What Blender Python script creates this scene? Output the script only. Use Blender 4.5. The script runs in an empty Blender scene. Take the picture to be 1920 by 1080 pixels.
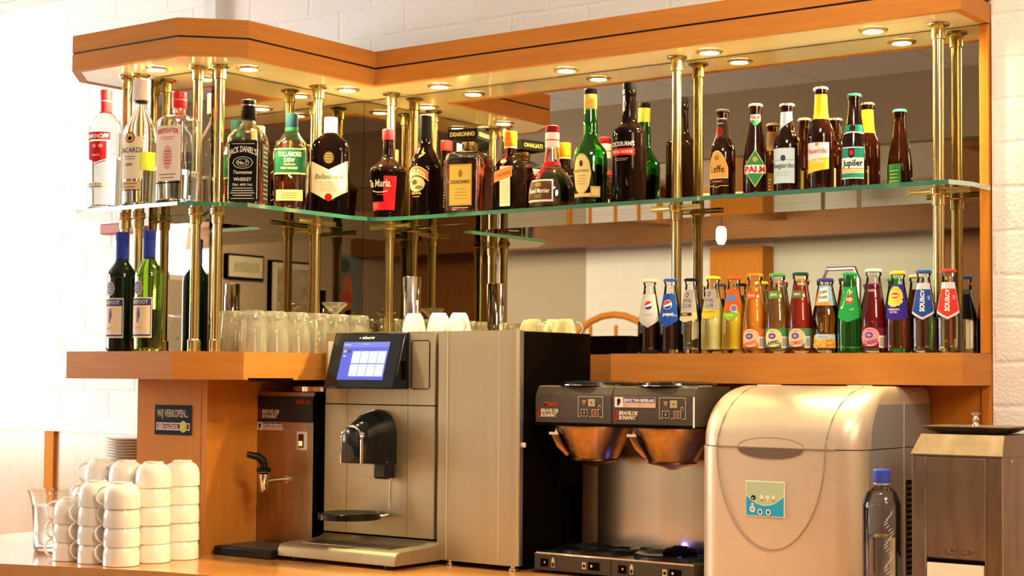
import bpy, math, random
from mathutils import Vector, Matrix
from math import sin, cos, pi, radians as R

random.seed(7)
SC = bpy.context.scene
COL = SC.collection

# ------------------------------------------------------------------ camera
# world: X along the back mirror, Y into the wall, Z up, z=0 is the top of the wooden ledge, metres
F_PX, PX, PY = 3041.15, 1045.29, 576.22
yaw, pitch, roll = .6189, .0427, .0068
R0 = Vector((cos(yaw), sin(yaw), 0)); D0 = Vector((-sin(yaw), cos(yaw), 0)); Z0 = Vector((0, 0, 1))
FW = cos(pitch)*D0 + sin(pitch)*Z0; UP = -sin(pitch)*D0 + cos(pitch)*Z0
RT = cos(roll)*R0 + sin(roll)*UP; UP = -sin(roll)*R0 + cos(roll)*UP
cam = bpy.data.cameras.new('camera'); camo = bpy.data.objects.new('camera', cam); COL.objects.link(camo)
m = Matrix.Identity(4)
for i in range(3):
    m[i][0] = RT[i]; m[i][1] = UP[i]; m[i][2] = -FW[i]
m.translation = Vector((3.0988, -3.4029, -.0555))
camo.matrix_world = m
cam.sensor_width = 36; cam.lens = F_PX/1920*36
cam.shift_x = -(PX-960)/1920; cam.shift_y = (PY-540)/1920
cam.clip_start = .05; cam.clip_end = 60
cam.dof.use_dof = True; cam.dof.focus_distance = 3.75; cam.dof.aperture_fstop = 9
SC.camera = camo

# ------------------------------------------------------------------ light and exposure
SC.view_settings.view_transform = 'Standard'; SC.view_settings.look = 'None'
SC.view_settings.exposure = 0.0; SC.view_settings.gamma = 1; SC.view_settings.use_curve_mapping = False
w = bpy.data.worlds.new('world'); SC.world = w; w.use_nodes = True
w.node_tree.nodes['Background'].inputs[0].default_value = (.9, .95, 1, 1)
w.node_tree.nodes['Background'].inputs[1].default_value = .3

def area(name, loc, target, sx, sy, power, color, spread=180):
    l = bpy.data.lights.new(name, 'AREA'); l.shape = 'RECTANGLE'; l.size = sx; l.size_y = sy
    l.energy = power; l.color = color; l.spread = R(spread)
    o = bpy.data.objects.new(name, l); COL.objects.link(o); o.location = loc
    o.rotation_euler = (Vector(target)-Vector(loc)).to_track_quat('-Z', 'Y').to_euler()
    return o
def point(name, loc, power, color, rad):
    l = bpy.data.lights.new(name, 'POINT'); l.energy = power; l.color = color; l.shadow_soft_size = rad
    o = bpy.data.objects.new(name, l); COL.objects.link(o); o.location = loc
    return o
# daylight through the big side window left of the bar and through the far small one
area('window_daylight', (-3.12, -1.35, .25), (-.8, -.25, .25), 2.2, 1.3, 104, (1, .96, .93))
area('window_daylight_far', (-5.5, -5.33, .8), (-3, -4.6, .3), .5, .3, 22, (.95, .97, 1))
# added fill lights in front of the bar, brightening cups and machine fronts
area('front_fill_light', (1.9, -1.35, 1.19), (.2, -.6, -.4), .5, .4, 31, (1, .86, .68))
area('front_fill_light', (3.35, -1.6, 1.19), (1.6, -.2, .0), .7, .5, 30, (1, .80, .56))
area('front_fill_light', (4.2, -2.2, 1.19), (2.2, -.3, -.2), .9, .6, 32, (1, .80, .56))
area('room_fill_light', (-1.6, -4.2, .90), (-1.9, -6, -.1), 1.4, .4, 100, (1, 1, .86))  # this and the next three: added fill brightening the room the mirrors show
area('room_fill_light', (2.6, -4.9, .93), (2.6, -5.0, -1), 1.5, .5, 36, (1, .75, .45))
area('room_fill_light', (-4.0, -4.2, .90), (-4.4, -6, -.1), 1.2, .4, 84, (1, .94, .78))
area('room_fill_light', (4.1, -3.6, .93), (4.8, -4.6, -.2), .6, .4, 85, (1, .88, .70))
LAMPS = [(-.114, -.66), (.09, -.534), (.09, -.17), (.335, -.075), (.75, -.075), (1.167, -.075), (1.59, -.08)]
H = .72
for lx, ly in LAMPS:
    l = bpy.data.lights.new('halogen_light', 'AREA'); l.shape = 'DISK'; l.size = .040; l.energy = 16.0; l.color = (1, .80, .37)
    o = bpy.data.objects.new('halogen_light', l); COL.objects.link(o); o.location = (lx, ly, H-.0022)

# ------------------------------------------------------------------ materials
MATS = {}
def newmat(name):
    mt = bpy.data.materials.new(name); mt.use_nodes = True
    return mt, mt.node_tree.nodes, mt.node_tree.links, mt.node_tree.nodes['Principled BSDF']
def mat(name, col, rough=.5, metal=0, trans=0, ior=1.45, coat=0, emit=None, es=0, spec=.4):
    if name in MATS: return MATS[name]
    mt, n, l, b = newmat(name)
    b.inputs['Base Color'].default_value = (*col, 1); b.inputs['Roughness'].default_value = rough
    b.inputs['Metallic'].default_value = metal; b.inputs['Transmission Weight'].default_value = trans
    b.inputs['IOR'].default_value = ior; b.inputs['Coat Weight'].default_value = coat
    b.inputs['Specular IOR Level'].default_value = spec
    if emit: b.inputs['Emission Color'].default_value = (*emit, 1); b.inputs['Emission Strength'].default_value = es
    MATS[name] = mt
    return mt
def s2l(h):
    c = [int(h[i:i+2], 16)/255 for i in (0, 2, 4)]
    return tuple(x/12.92 if x <= .04045 else ((x+.055)/1.055)**2.4 for x in c)
def ink(h, rough=.45, metal=0):     # printed colour on paper
    return mat('ink_'+h+('_foil' if metal else ''), s2l(h), max(rough, .6) if not metal else rough, metal, ior=1.2, spec=.3)
def texcoord(n, l, sc):
    tc = n.new('ShaderNodeTexCoord'); mp = n.new('ShaderNodeMapping'); mp.inputs['Scale'].default_value = sc
    l.new(tc.outputs['Object'], mp.inputs['Vector']); return mp
def noisecol(mt, n, l, b, vec, scale, c1, c2, detail=6, p1=.3, p2=.7, dist=0):
    t = n.new('ShaderNodeTexNoise'); t.inputs['Scale'].default_value = scale; t.inputs['Detail'].default_value = detail
    t.inputs['Distortion'].default_value = dist
    l.new(vec.outputs[0], t.inputs['Vector'])
    r = n.new('ShaderNodeValToRGB'); r.color_ramp.elements[0].color = (*c1, 1); r.color_ramp.elements[1].color = (*c2, 1)
    r.color_ramp.elements[0].position = p1; r.color_ramp.elements[1].position = p2
    l.new(t.outputs['Fac'], r.inputs['Fac']); l.new(r.outputs['Color'], b.inputs['Base Color'])
    return t
def bump(n, l, b, src, strength, dist=.002):
    bp = n.new('ShaderNodeBump'); bp.inputs['Strength'].default_value = strength; bp.inputs['Distance'].default_value = dist
    l.new(src, bp.inputs['Height']); l.new(bp.outputs['Normal'], b.inputs['Normal'])
def wood(name, c1, c2, scale=(1.2, 1.2, 14), rough=.42, coat=.0):
    if name in MATS: return MATS[name]
    mt, n, l, b = newmat(name); mp = texcoord(n, l, scale)
    t = noisecol(mt, n, l, b, mp, 3.0, c1, c2, 8, .25, .75, 1.2)
    b.inputs['IOR'].default_value = 1.16 if not coat else 1.45; b.inputs['Roughness'].default_value = rough; b.inputs['Coat Weight'].default_value = coat; b.inputs['Coat Roughness'].default_value = .25
    bump(n, l, b, t.outputs['Fac'], .05, .001)
    MATS[name] = mt; return mt
def brushed(name, c1, c2, scale, rough=.3, metal=1, nb=.05):
    if name in MATS: return MATS[name]
    mt, n, l, b = newmat(name); mp = texcoord(n, l, scale)
    t = noisecol(mt, n, l, b, mp, 2.0, c1, c2, 4, .3, .7)
    b.inputs['Metallic'].default_value = metal; b.inputs['Roughness'].default_value = rough
    bump(n, l, b, t.outputs['Fac'], nb, .001)
    MATS[name] = mt; return mt
def thin(name, col, ior=1.5, rough=.0):
    if name in MATS: return MATS[name]
    mt, n, l, b = newmat(name); n.remove(b)
    o = n['Material Output']; mx = n.new('ShaderNodeMixShader'); tr = n.new('ShaderNodeBsdfTransparent'); gl = n.new('ShaderNodeBsdfGlossy')
    fr = n.new('ShaderNodeFresnel'); fr.inputs['IOR'].default_value = ior
    tr.inputs['Color'].default_value = (*col, 1); gl.inputs['Roughness'].default_value = rough
    l.new(fr.outputs[0], mx.inputs[0]); l.new(tr.outputs[0], mx.inputs[1]); l.new(gl.outputs[0], mx.inputs[2]); l.new(mx.outputs[0], o.inputs['Surface'])
    MATS[name] = mt; return mt
def juice(name, col, trans=.3):     # cloudy liquid that glows through
    if name in MATS: return MATS[name]
    mt, n, l, b = newmat(name); n.remove(b)
    o = n['Material Output']; mx = n.new('ShaderNodeMixShader'); a = n.new('ShaderNodeBsdfDiffuse'); t = n.new('ShaderNodeBsdfTranslucent')
    a.inputs['Color'].default_value = (*col, 1); t.inputs['Color'].default_value = (*col, 1); mx.inputs[0].default_value = trans
    l.new(a.outputs[0], mx.inputs[1]); l.new(t.outputs[0], mx.inputs[2]); l.new(mx.outputs[0], o.inputs['Surface'])
    MATS[name] = mt; return mt

WOOD = wood('beech_veneer', (.44, .165, .030), (.55, .215, .044))
WOODV = wood('beech_veneer_upright', (.50, .172, .020), (.58, .215, .030), (14, 14, 1.2), .6)
WOODD = wood('beech_veneer_dark', (.25, .10, .03), (.34, .14, .045), (14, 14, 1.2))
WOODC = wood('counter_laminate', (.60, .25, .065), (.70, .32, .09), (3, 8, 8), .16, .3)
WOODP = wood('pale_panel', (.60, .43, .30), (.70, .52, .37), (9, 9, 1), .25, .4)
SOFFIT = mat('cream_gloss_soffit', (.84, .74, .50), .16, coat=.3)
GROOVE = mat('black_groove', (.012, .008, .006), .5)
BRASS = mat('polished_brass', (.64, .53, .24), .15, 1)
BRASSD = mat('brass_collar', (.62, .50, .22), .22, 1)
CHROME = mat('chrome', (.82, .80, .78), .08, 1)
MIRROR = mat('bronze_mirror', (.53, .475, .375), .0, 1)
BLACK = mat('black_plastic', (.008, .007, .007), .3, spec=.25)
BLACKM = mat('black_matt', (.003, .0018, .0012), .5, spec=.03)
BLACKG = mat('black_gloss', (.006, .007, .008), .12, spec=.4)
GREYP = mat('dark_grey_casing', (.060, .043, .029), .45, spec=.25)
GREYL = mat('grey_side_plastic', (.22, .21, .20), .35)
STEEL = brushed('brushed_steel', (.56, .50, .42), (.62, .56, .47), (40, 40, 1.0), .24, 1, .015)
STEELD = brushed('worn_steel', (.36, .27, .19), (.48, .37, .27), (22, 22, 5), .34)
MACH = brushed('champagne_metal', (.44, .37, .235), (.465, .392, .252), (22, 22, .5), .45, .8, .008)
SILVER = brushed('silver_paint', (.60, .50, .375), (.62, .52, .39), (40, 40, 40), .40, .5, .01)
CHINA = mat('cream_china', (.92, .86, .77), .12, coat=.4)
TUMG = mat('tumbler_glass', (1, .97, .86), .01, trans=.88, ior=1.46)
GLASS = mat('clear_glass', (.97, .99, .97), .0, trans=1, ior=1.46)
TGLASS = thin('thin_clear_glass', (.97, .98, .96))
SHELFG = thin('shelf_glass', (.90, .97, .93))
SHELFE = mat('shelf_glass_edge', (.07, .32, .22), .08, trans=.55)
WATER = mat('water', (.97, .985, .98), .0, trans=1, ior=1.33)
LAMPM = mat('halogen_lens', (1, .95, .8), .3, emit=(1, .90, .62), es=16)
WHITEP = mat('white_plastic', (.75, .73, .68), .35)
TANWALL = mat('tan_paint', (.46, .38, .28), .7)
GREYWALL = mat('bulkhead_paint', (.34, .27, .19), .7)
CEIL = None

# ------------------------------------------------------------------ mesh helper
class MB:
    def __init__(s): s.v = []; s.f = []; s.m = []; s.slots = []
    def mi(s, mt):
        if mt not in s.slots: s.slots.append(mt)
        return s.slots.index(mt)
    def add(s, vs, fs, mt):
        b = len(s.v); s.v += [tuple(x) for x in vs]; k = s.mi(mt)
        for f in fs: s.f.append(tuple(b+i for i in f)); s.m.append(k)
        return s
    def box(s, x0, x1, y0, y1, z0, z1, mt):
        vs = [(x, y, z) for z in (z0, z1) for y in (y0, y1) for x in (x0, x1)]
        return s.add(vs, [(0, 2, 3, 1), (4, 5, 7, 6), (0, 1, 5, 4), (2, 6, 7, 3), (0, 4, 6, 2), (1, 3, 7, 5)], mt)
    def prism(s, poly, z0, z1, mt, side=None):
        n = len(poly); vs = [(x, y, z0) for x, y in poly]+[(x, y, z1) for x, y in poly]
        s.add(vs, [tuple(range(n-1, -1, -1)), tuple(range(n, 2*n))], mt)
        s.add(vs, [(i, (i+1) % n, n+(i+1) % n, n+i) for i in range(n)], side or mt)
        return s
    def rings(s, rings, mt, cap0=True, cap1=True, matf=None):
        n = len(rings[0]); vs = [p for r in rings for p in r]; b = len(s.v); s.v += [tuple(x) for x in vs]
        for j in range(len(rings)-1):
            for i in range(n):
                f = (j*n+i, j*n+(i+1) % n, (j+1)*n+(i+1) % n, (j+1)*n+i)
                mm = mt
                if matf:
                    c = sum((Vector(vs[q]) for q in f), Vector())/4; mm = matf(c) or mt
                s.f.append(tuple(b+q for q in f)); s.m.append(s.mi(mm))
        if cap0: s.f.append(tuple(b+i for i in range(n-1, -1, -1))); s.m.append(s.mi(mt))
        if cap1: s.f.append(tuple(b+(len(rings)-1)*n+i for i in range(n))); s.m.append(s.mi(mt))
        return s
    def lathe(s, prof, mt, cx=0, cy=0, cz=0, seg=32, cap0=True, cap1=True, flute=None):
        rs = []
        for r, z in prof:
            rs.append([(cx+(r+(flute[1]*cos(flute[0]*a*2*pi/seg) if flute else 0))*cos(2*pi*a/seg), cy+(r+(flute[1]*cos(flute[0]*a*2*pi/seg) if flute else 0))*sin(2*pi*a/seg), cz+z) for a in range(seg)])
        return s.rings(rs, mt, cap0, cap1)
    def tube(s, pts, r, mt, seg=10, closed=False):
        pts = [Vector(p) for p in pts]; rs = []; n = len(pts); up = Vector((.13, .21, .97))
        for i, p in enumerate(pts):
            a = pts[(i-1) % n] if closed or i else p; b = pts[(i+1) % n] if closed or i < n-1 else p
            t = (b-a).normalized(); u = t.cross(up)
            if u.length < .1: u = t.cross(Vector((1, 0, 0)))
            u.normalize(); v = t.cross(u); rr = r[i] if isinstance(r, (list, tuple)) else r
            rs.append([p+u*rr*cos(2*pi*k/seg)+v*rr*sin(2*pi*k/seg) for k in range(seg)])
        if closed: rs.append(rs[0])
        return s.rings(rs, mt, not closed, not closed)
    def xf(s, M):
        s.v = [tuple(M @ Vector(p)) for p in s.v]; return s
    def build(s, name, parent=None, smooth=40, bevel=0, bseg=3):
        me = bpy.data.meshes.new(name); me.from_pydata(s.v, [], s.f); me.update()
        for mt in s.slots: me.materials.append(mt)
        me.polygons.foreach_set('material_index', s.m)
        if smooth:
            me.polygons.foreach_set('use_smooth', [True]*len(s.f)); me.set_sharp_from_angle(angle=R(smooth))
        o = bpy.data.objects.new(name, me); COL.objects.link(o)
        if parent: o.parent = parent
        if bevel:
            bv = o.modifiers.new('bevel', 'BEVEL'); bv.width = bevel; bv.segments = bseg; bv.limit_method = 'ANGLE'; bv.angle_limit = R(50)
            bv.harden_normals = False
        return o
def thing(name, label, cat, loc=(0, 0, 0), rz=0, group=None):
    o = bpy.data.objects.new(name, None); COL.objects.link(o); o.location = loc; o.rotation_euler = (0, 0, rz)
    o.empty_display_size = .02
    return tag(o, label, cat, group)
def tag(o, label, cat, group=None):
    o['label'] = label; o['category'] = cat
    if group: o['group'] = group
    return o
def struct(o): o['kind'] = 'structure'; return o

# ------------------------------------------------------------------ lettering
_tc = {}
def text_geo(s, bold=0, shear=0):
    k = (s, bold, shear)
    if k in _tc: return _tc[k]
    c = bpy.data.curves.new('t', 'FONT'); c.body = s; c.size = 1; c.resolution_u = 2; c.offset = bold; c.shear = shear; c.align_x = 'CENTER'
    o = bpy.data.objects.new('t', c); COL.objects.link(o)
    dg = bpy.context.evaluated_depsgraph_get(); dg.update()
    me = bpy.data.meshes.new_from_object(o.evaluated_get(dg))
    vs = [(v.co.x, v.co.y) for v in me.vertices]; fs = [tuple(p.vertices) for p in me.polygons]
    bpy.data.objects.remove(o); bpy.data.curves.remove(c); bpy.data.meshes.remove(me)
    if vs:
        x0 = min(v[0] for v in vs); x1 = max(v[0] for v in vs); xm = (x0+x1)/2
        vs = [((v[0]-xm), v[1]) for v in vs]; wd = x1-x0
    else: wd = 1
    _tc[k] = (vs, fs, wd); return _tc[k]
class Print(MB):
    """flat printing mapped on a surface: surf(u,v,lift) -> point"""
    def __init__(s, surf): super().__init__(); s.surf = surf
    def patch(s, u0, u1, lo, hi, mt, lay=0, nu=14, nv=6):
        lo_ = lo if callable(lo) else (lambda u, a=lo: a); hi_ = hi if callable(hi) else (lambda u, a=hi: a)
        vs = []; fs = []
        for i in range(nu+1):
            u = u0+(u1-u0)*i/nu
            for j in range(nv+1):
                v = lo_(u)+(hi_(u)-lo_(u))*j/nv; vs.append(s.surf(u, v, .0003+.00018*lay))
        for i in range(nu):
            for j in range(nv):
                a = i*(nv+1)+j; fs.append((a, a+nv+1, a+nv+2, a+1))
        return s.add(vs, fs, mt)
    def ell(s, u, v, a, b, mt, lay=1):
        q = lambda x: b*math.sqrt(max(0, 1-((x-u)/a)**2))
        return s.patch(u-a, u+a, lambda x: v-q(x), lambda x: v+q(x), mt, lay, 12, 3)
    def poly(s, pts, mt, lay=1):
        return s.add([s.surf(x, y, .0003+.00018*lay) for x, y in pts], [tuple(range(len(pts)))], mt)
    def frame(s, u0, u1, v0, v1, t, mt, lay=1):
        s.patch(u0, u1, v0, v0+t, mt, lay, 8, 1); s.patch(u0, u1, v1-t, v1, mt, lay, 8, 1)
        s.patch(u0, u0+t, v0+t, v1-t, mt, lay, 1, 6); return s.patch(u1-t, u1, v0+t, v1-t, mt, lay, 1, 6)
    def text(s, st, u, v, h, mt, w=None, lay=2, bold=.01, shear=0, arc=0, rot=0):
        vs, fs, wd = text_geo(st, bold, shear); k = h/.72; kx = (w/wd) if w else k
        pts = []
        for x, y in vs:
            X = x*kx; Y = y*k+arc*(1-(2*X/(wd*kx))**2) if arc else y*k
            if rot: X, Y = X*cos(rot)-Y*sin(rot), X*sin(rot)+Y*cos(rot)
            pts.append(s.surf(u+X, v+Y, .0003+.00018*lay))
        return s.add(pts, fs, mt)
    def lines(s, u0, u1, v0, v1, n, t, mt, lay=2):      # rows of small illegible print
        for i in range(n):
            v = v0+(v1-v0)*(i/(max(1, n-1))); k = (u1-u0)*.5*(.75+.25*((i*37) % 10)/10); c = (u0+u1)/2
            s.patch(c-k, c+k, v-t/2, v+t/2, mt, lay, 4, 1)
        return s
def plane_surf(o, ux, vx, nx):
    o = Vector(o); ux = Vector(ux); vx = Vector(vx); nx = Vector(nx)
    return lambda u, v, e: o+ux*u+vx*v+nx*e

# ------------------------------------------------------------------ bottles
def sect(hw, hd, n, z, seg=36):
    pts = []
    for i in range(seg):
        a = 2*pi*i/seg; c, s_ = cos(a), sin(a); p = 2/n
        pts.append((hw*math.copysign(abs(c)**p, c), hd*math.copysign(abs(s_)**p, s_), z))
    return pts
def interp(rows, z):
    if z <= rows[0][0]: return rows[0][1:]
    for a, b in zip(rows, rows[1:]):
        if z <= b[0]:
            t = (z-a[0])/max(1e-9, b[0]-a[0]); return tuple(a[i]+(b[i]-a[i])*t for i in range(1, 4))
    return rows[-1][1:]
def smooth_rows(pts, sub=5):
    """pts: (z, hw[, hd, n]); Catmull-Rom, repeated points make corners"""
    P = [(p+(p[1], 2))[:4] if len(p) == 2 else (p if len(p) == 4 else (p[0], p[1], p[2], 2)) for p in pts]
    out = []
    for i in range(len(P)-1):
        p0 = P[max(0, i-1)]; p1 = P[i]; p2 = P[i+1]; p3 = P[min(len(P)-1, i+2)]
        straight = abs(p1[1]-p2[1]) < 1e-5
        for k in range(sub if not straight else 1):
            t = k/sub
            q = []
            for c in range(4):
                if c == 0: q.append(p1[0]+(p2[0]-p1[0])*t)
                else:
                    a = 2*p1[c]; b = (p2[c]-p0[c]) if abs(p0[c]-p1[c]) > 1e-6 else 0
                    d = (p3[c]-p1[c]) if abs(p3[c]-p2[c]) > 1e-6 else 0
                    m1, m2 = b/2, d/2
                    q.append((2*t**3-3*t*t+1)*p1[c]+(t**3-2*t*t+t)*m1+(-2*t**3+3*t*t)*p2[c]+(t**3-t*t)*m2)
            out.append(tuple(q))
    out.append(P[-1]); return out
class Bottle:
    def __init__(s, label, pts, x, y, z, face, glass, shell=.0028, liquid=None, level=None, group=None, cat='bottle', name='bottle', seg=36):
        s.e = thing(name, label, cat, (x, y, z), R(face), group); s.rows = smooth_rows(pts); s.seg = seg
        rows = s.rows; mb = MB(); r0 = rows[0]
        rs = [sect(r0[1]*.80, r0[2]*.80, r0[3], .0008, seg), sect(r0[1]*.95, r0[2]*.95, r0[3], 0, seg)]
        rs += [sect(r[1], r[2], r[3], max(r[0], .0025), seg) for r in rows]
        if shell:
            top = rows[-1]; inn = []
            for r in reversed(rows):
                if r[0] > .007: inn.append(sect(r[1]-shell, r[2]-shell, r[3], r[0] if r is not top else r[0], seg))
            b = interp(rows, .007); inn.append(sect(b[0]-shell-.001, b[1]-shell-.001, b[2], .0065, seg))
            inn.append(sect((b[0]-shell)*.6, (b[1]-shell)*.6, b[2], .0085, seg))
            rs += inn
        mb.rings(rs, glass); s.g = mb.build('glass_body', s.e, 35)
        if liquid:
            gap = shell+.0006 if shell else .0012; ring = []; b = interp(rows, .01)
            ring.append(sect((b[0]-gap)*.93, (b[1]-gap)*.93, b[2], .0098, seg))
            zs = [r[0] for r in rows if .012 < r[0] < level-.001]+[level]
            for z_ in zs:
                q = interp(rows, z_); ring.append(sect(q[0]-gap, q[1]-gap, q[2], z_, seg))
            MB().rings(ring, liquid).build('liquid', s.g, 35)
    def surf(s, flat=False, ry=0):
        def f(u, v, e):
            hw, hd, n = interp(s.rows, v)
            if n <= 2.05 and abs(hw-hd) < 1e-4 and not flat:
                a = u/s.rref; return Vector(((hw+e)*sin(a), -(hw+e)*cos(a), v))
            t = min(.999, abs(u)/hw); return Vector((u, -(hd*(1-t**n)**(1/n))-e, v))
        return f
    def print(s, z=None, side=0):
        s.rref = interp(s.rows, z if z is not None else s.rows[0][0]+.03)[0]
        p = Print(s.surf()); p.side = side; return p
    def label(s, p, name='label', rot=0):
        if rot: p.xf(Matrix.Rotation(rot, 4, 'Z'))
        return p.build(name, s.e, 0)
    def cap(s, z0, z1, r, mt, name='cap', rows=None, bev=.0012, mt2=None, lab=None):
        mb = MB(); pr = [(r*.96, z0), (r, z0+bev), (r, z1-bev*1.5), (r-bev*1.2, z1)]
        mb.lathe(pr, mt, seg=32)
        if mt2: mb.lathe([(r+.0003, (z0+z1)/2-.0012), (r+.0003, (z0+z1)/2+.0012)], mt2, cap0=False, cap1=False)
        o = mb.build(name, s.e, 35)
        if lab: o['label'] = lab
        return o
    def crown(s, z, r, mt, lab=None):
        mb = MB(); mb.lathe([(r+.0012, z-.005), (r+.0010, z-.0042), (r-.0002, z-.0005)], mt, seg=84, cap1=False, flute=(21, .0007))
        mb.lathe([(r-.0002, z-.0005), (r-.0012, z+.0008), (r-.004, z+.0012)], mt, seg=84)
        o = mb.build('crown_cap', s.e, 60)
        if lab: o['label'] = lab
        return o
    def sleeve(s, z0, z1, mt, off=.0004, name='neck_foil', top=False):
        zs = [z0]+[r[0] for r in s.rows if z0 < r[0] < z1]+[z1]; rs = []
        for z in zs:
            q = interp(s.rows, z); rs.append(sect(q[0]+off, q[1]+off, q[2], z, s.seg))
        return MB().rings(rs, mt, False, top).build(name, s.e, 40)

SH = .364                       # top of the glass shelf
W_ = 'FFF8EC'; CRM = 'F2E2BE'; GOLD = ink('D9B25A', .3, 1)
REF = '#'
def build_spirits():
    WH = ink(W_); RED = ink('C8202A'); BLK = ink('141210'); CR = ink(CRM); GO = ink('E0C070')
    gA = 'spirit bottles on the glass shelf'
    # --- clear vodka
    b = Bottle('clear vodka bottle with red cap and red shield label, leftmost on the glass shelf',
        [(0, .040), (.006, .042), (.20, .042), (.225, .038), (.245, .022), (.252, .0145), (.262, .0135), (.285, .0135)], -.257, -.70, SH, 18, GLASS, .003, WATER, .135)
    b.cap(.250, .309, .0150, mat('red_cap', (.70, .02, .03), .3), mt2=ink('F0C8C0'))
    p = b.print(.15); p.patch(-.036, .036, .176, .196, RED); p.text('SMIRNOFF', 0, .180, .011, WH, w=.064, bold=.02)
    p.patch(-.027, .027, lambda u: .118+abs(u)*.35, .172, RED); p.patch(-.031, .031, lambda u: .112+abs(u)*.35, lambda u: .115+abs(u)*.35, ink('B8B8B8', .3, 1), 1)
    p.ell(-.006, .160, .006, .005, ink('E8A0A0')); p.ell(.012, .160, .006, .005, ink('E8A0A0')); p.text('No.21', 0, .134, .006, WH); b.label(p)
    p = b.print(.15)
    p.patch(-.034, .034, .052, .066, ink('EAD8C8')); p.lines(-.028, .028, .056, .062, 2, .0014, BLK); b.label(p, 'lower_label')
    # --- white rum
    b = Bottle('clear white rum bottle with tall pale capsule and cream label, between vodka and gin bottles',
        [(0, .043), (.006, .045), (.165, .045), (.195, .041), (.225, .026), (.25, .0150), (.285, .0135), (.312, .0135)], -.120, -.70, SH, 14, GLASS, .003, WATER, .10)
    b.cap(.268, .322, .0215, ink('D8D2CC', .4), name='capsule'); b.cap(.262, .269, .0155, ink('2A2418', .4), name='pourer')
    p = b.print(.12); p.patch(-.034, .034, .066, .172, ink('E6D8BC')); p.text('BACARDI', 0, .132, .013, BLK, w=.062)
    p.ell(0, .170, .014, .014, ink('8C1C1C'), 1); p.ell(0, .170, .011, .011, ink('D8B060'), 2)
    p.poly([(-.009, .174), (-.004, .170), (0, .174), (.004, .170), (.009, .174), (.004, .164), (0, .162), (-.004, .164)], BLK, 3)
    p.lines(-.018, .018, .116, .122, 2, .0014, BLK); p.ell(-.002, .102, .012, .004, ink('9A8460'), 2)
    b.label(p); p = b.print(.12); p.patch(-.030, .030, .040, .060, ink('D8B488')); p.patch(-.030, .030, .037, .039, ink('6A2A20'))
    p.lines(-.022, .022, .046, .054, 2, .0014, BLK); b.label(p, 'lower_label')
    p = b.print(.12); p.patch(-.020, .024, .088, .135, ink('C8D84A')); b.label(p, 'back_label', R(58))
    # --- gin
    b = Bottle('square clear gin bottle with red cap, in front of a brass pole',
        [(0, .041, .041, 5.5), (.006, .043, .043, 5.5), (.198, .043, .043, 5.5), (.213, .036, .036, 4), (.222, .017, .017, 2.2), (.228, .0165, .0165, 2), (.25, .0155, .0155, 2), (.27, .0155, .0155, 2)], -.70+.721, -.70, SH, 12, GLASS, .003, WATER, .08)
    b.cap(.236, .277, .0180, mat('red_cap', (.70, .02, .03), .3), mt2=ink('E8A098'))
    p = b.print(.1); p.patch(-.036, .036, .052, .188, ink('EBD9C4')); p.text('BEEFEATER', 0, .167, .012, RED, w=.062, arc=.004, bold=.015)
    p.lines(-.022, .022, .155, .160, 2, .0012, RED); p.ell(0, .110, .014, .030, ink('D9A79A'), 1); p.lines(-.010, .010, .095, .125, 5, .0018, RED, 2)
    p.patch(-.036, .036, .046, .049, BLK); p.lines(-.026, .026, .060, .068, 2, .0014, BLK); b.label(p)
    # --- square whiskey, black label
    AMB = mat('whiskey', (.62, .20, .045), 0, trans=1, ior=1.36); DKA = mat('dark_liqueur', (.16, .035, .018), 0, trans=1, ior=1.36)
    BRG = mat('brown_bottle_glass', (.42, .16, .06), 0, trans=1)
    b = Bottle('square whiskey bottle with black label and black capsule on the glass shelf',
        [(0, .043, .043, 6), (.006, .045, .045, 6), (.165, .045, .045, 6), (.185, .040, .040, 4.5), (.205, .023, .023, 2.4), (.218, .0175, .0175, 2), (.245, .0165, .0165, 2), (.262, .0165, .0165, 2)], .102, -.544, SH, 30, GLASS, .003, mat('whiskey_dark', (.40, .09, .025), 0, trans=1, ior=1.36), .165)
    b.cap(.222, .245, .0195, BLK, name='capsule'); b.cap(.243, .272, .0185, BLACK, mt2=ink('B8B0A8', .3, 1))
    p = b.print(.1); p.patch(-.041, .041, .012, .160, BLK); WG = ink('E6DFD2')
    p.frame(-.037, .037, .018, .156, .0012, WG); p.text("JACK DANIEL'S", 0, .125, .015, WG, w=.070, arc=.010, bold=.02)
    p.ell(0, .108, .026, .015, WG); p.ell(0, .108, .0245, .0138, BLK, 2); p.ell(0, .108, .017, .010, WG, 3); p.ell(0, .108, .0155, .009, BLK, 4)
    p.text('No.7', 0, .1035, .009, WG, w=.024, lay=5, bold=.02); p.text('Tennessee', 0, .080, .009, WG, w=.048, shear=.3); p.text('WHISKEY', 0, .062, .009, WG, w=.046)
    p.text('70cl. 40% Vol.', 0, .050, .006, WG, w=.052); p.lines(-.033, .033, .026, .044, 4, .0016, WG); b.label(p)
    p = b.print(.1); p.patch(-.028, .028, .012, .158, BLK); p.lines(-.022, .022, .022, .150, 12, .0016, ink('9A9488')); b.label(p, 'side_label', R(90))
    # --- green-label irish whiskey
    b = Bottle('irish whiskey bottle with green label and green cap, between black-label and cream-label ones',
        [(0, .041, .037, 3), (.006, .043, .039, 3), (.155, .046, .041, 3), (.178, .040, .037, 2.6), (.202, .023, .023, 2), (.215, .0155, .0155, 2), (.245, .0150, .0150, 2), (.252, .0150, .0150, 2)], .102, -.391, SH, 38, GLASS, .003, mat('whiskey_mid', (.50, .15, .06), 0, trans=1, ior=1.36), .098)
    b.cap(.190, .222, .0170, ink('18422C', .35), name='capsule'); b.cap(.220, .258, .0165, ink('16303A', .35))
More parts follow.
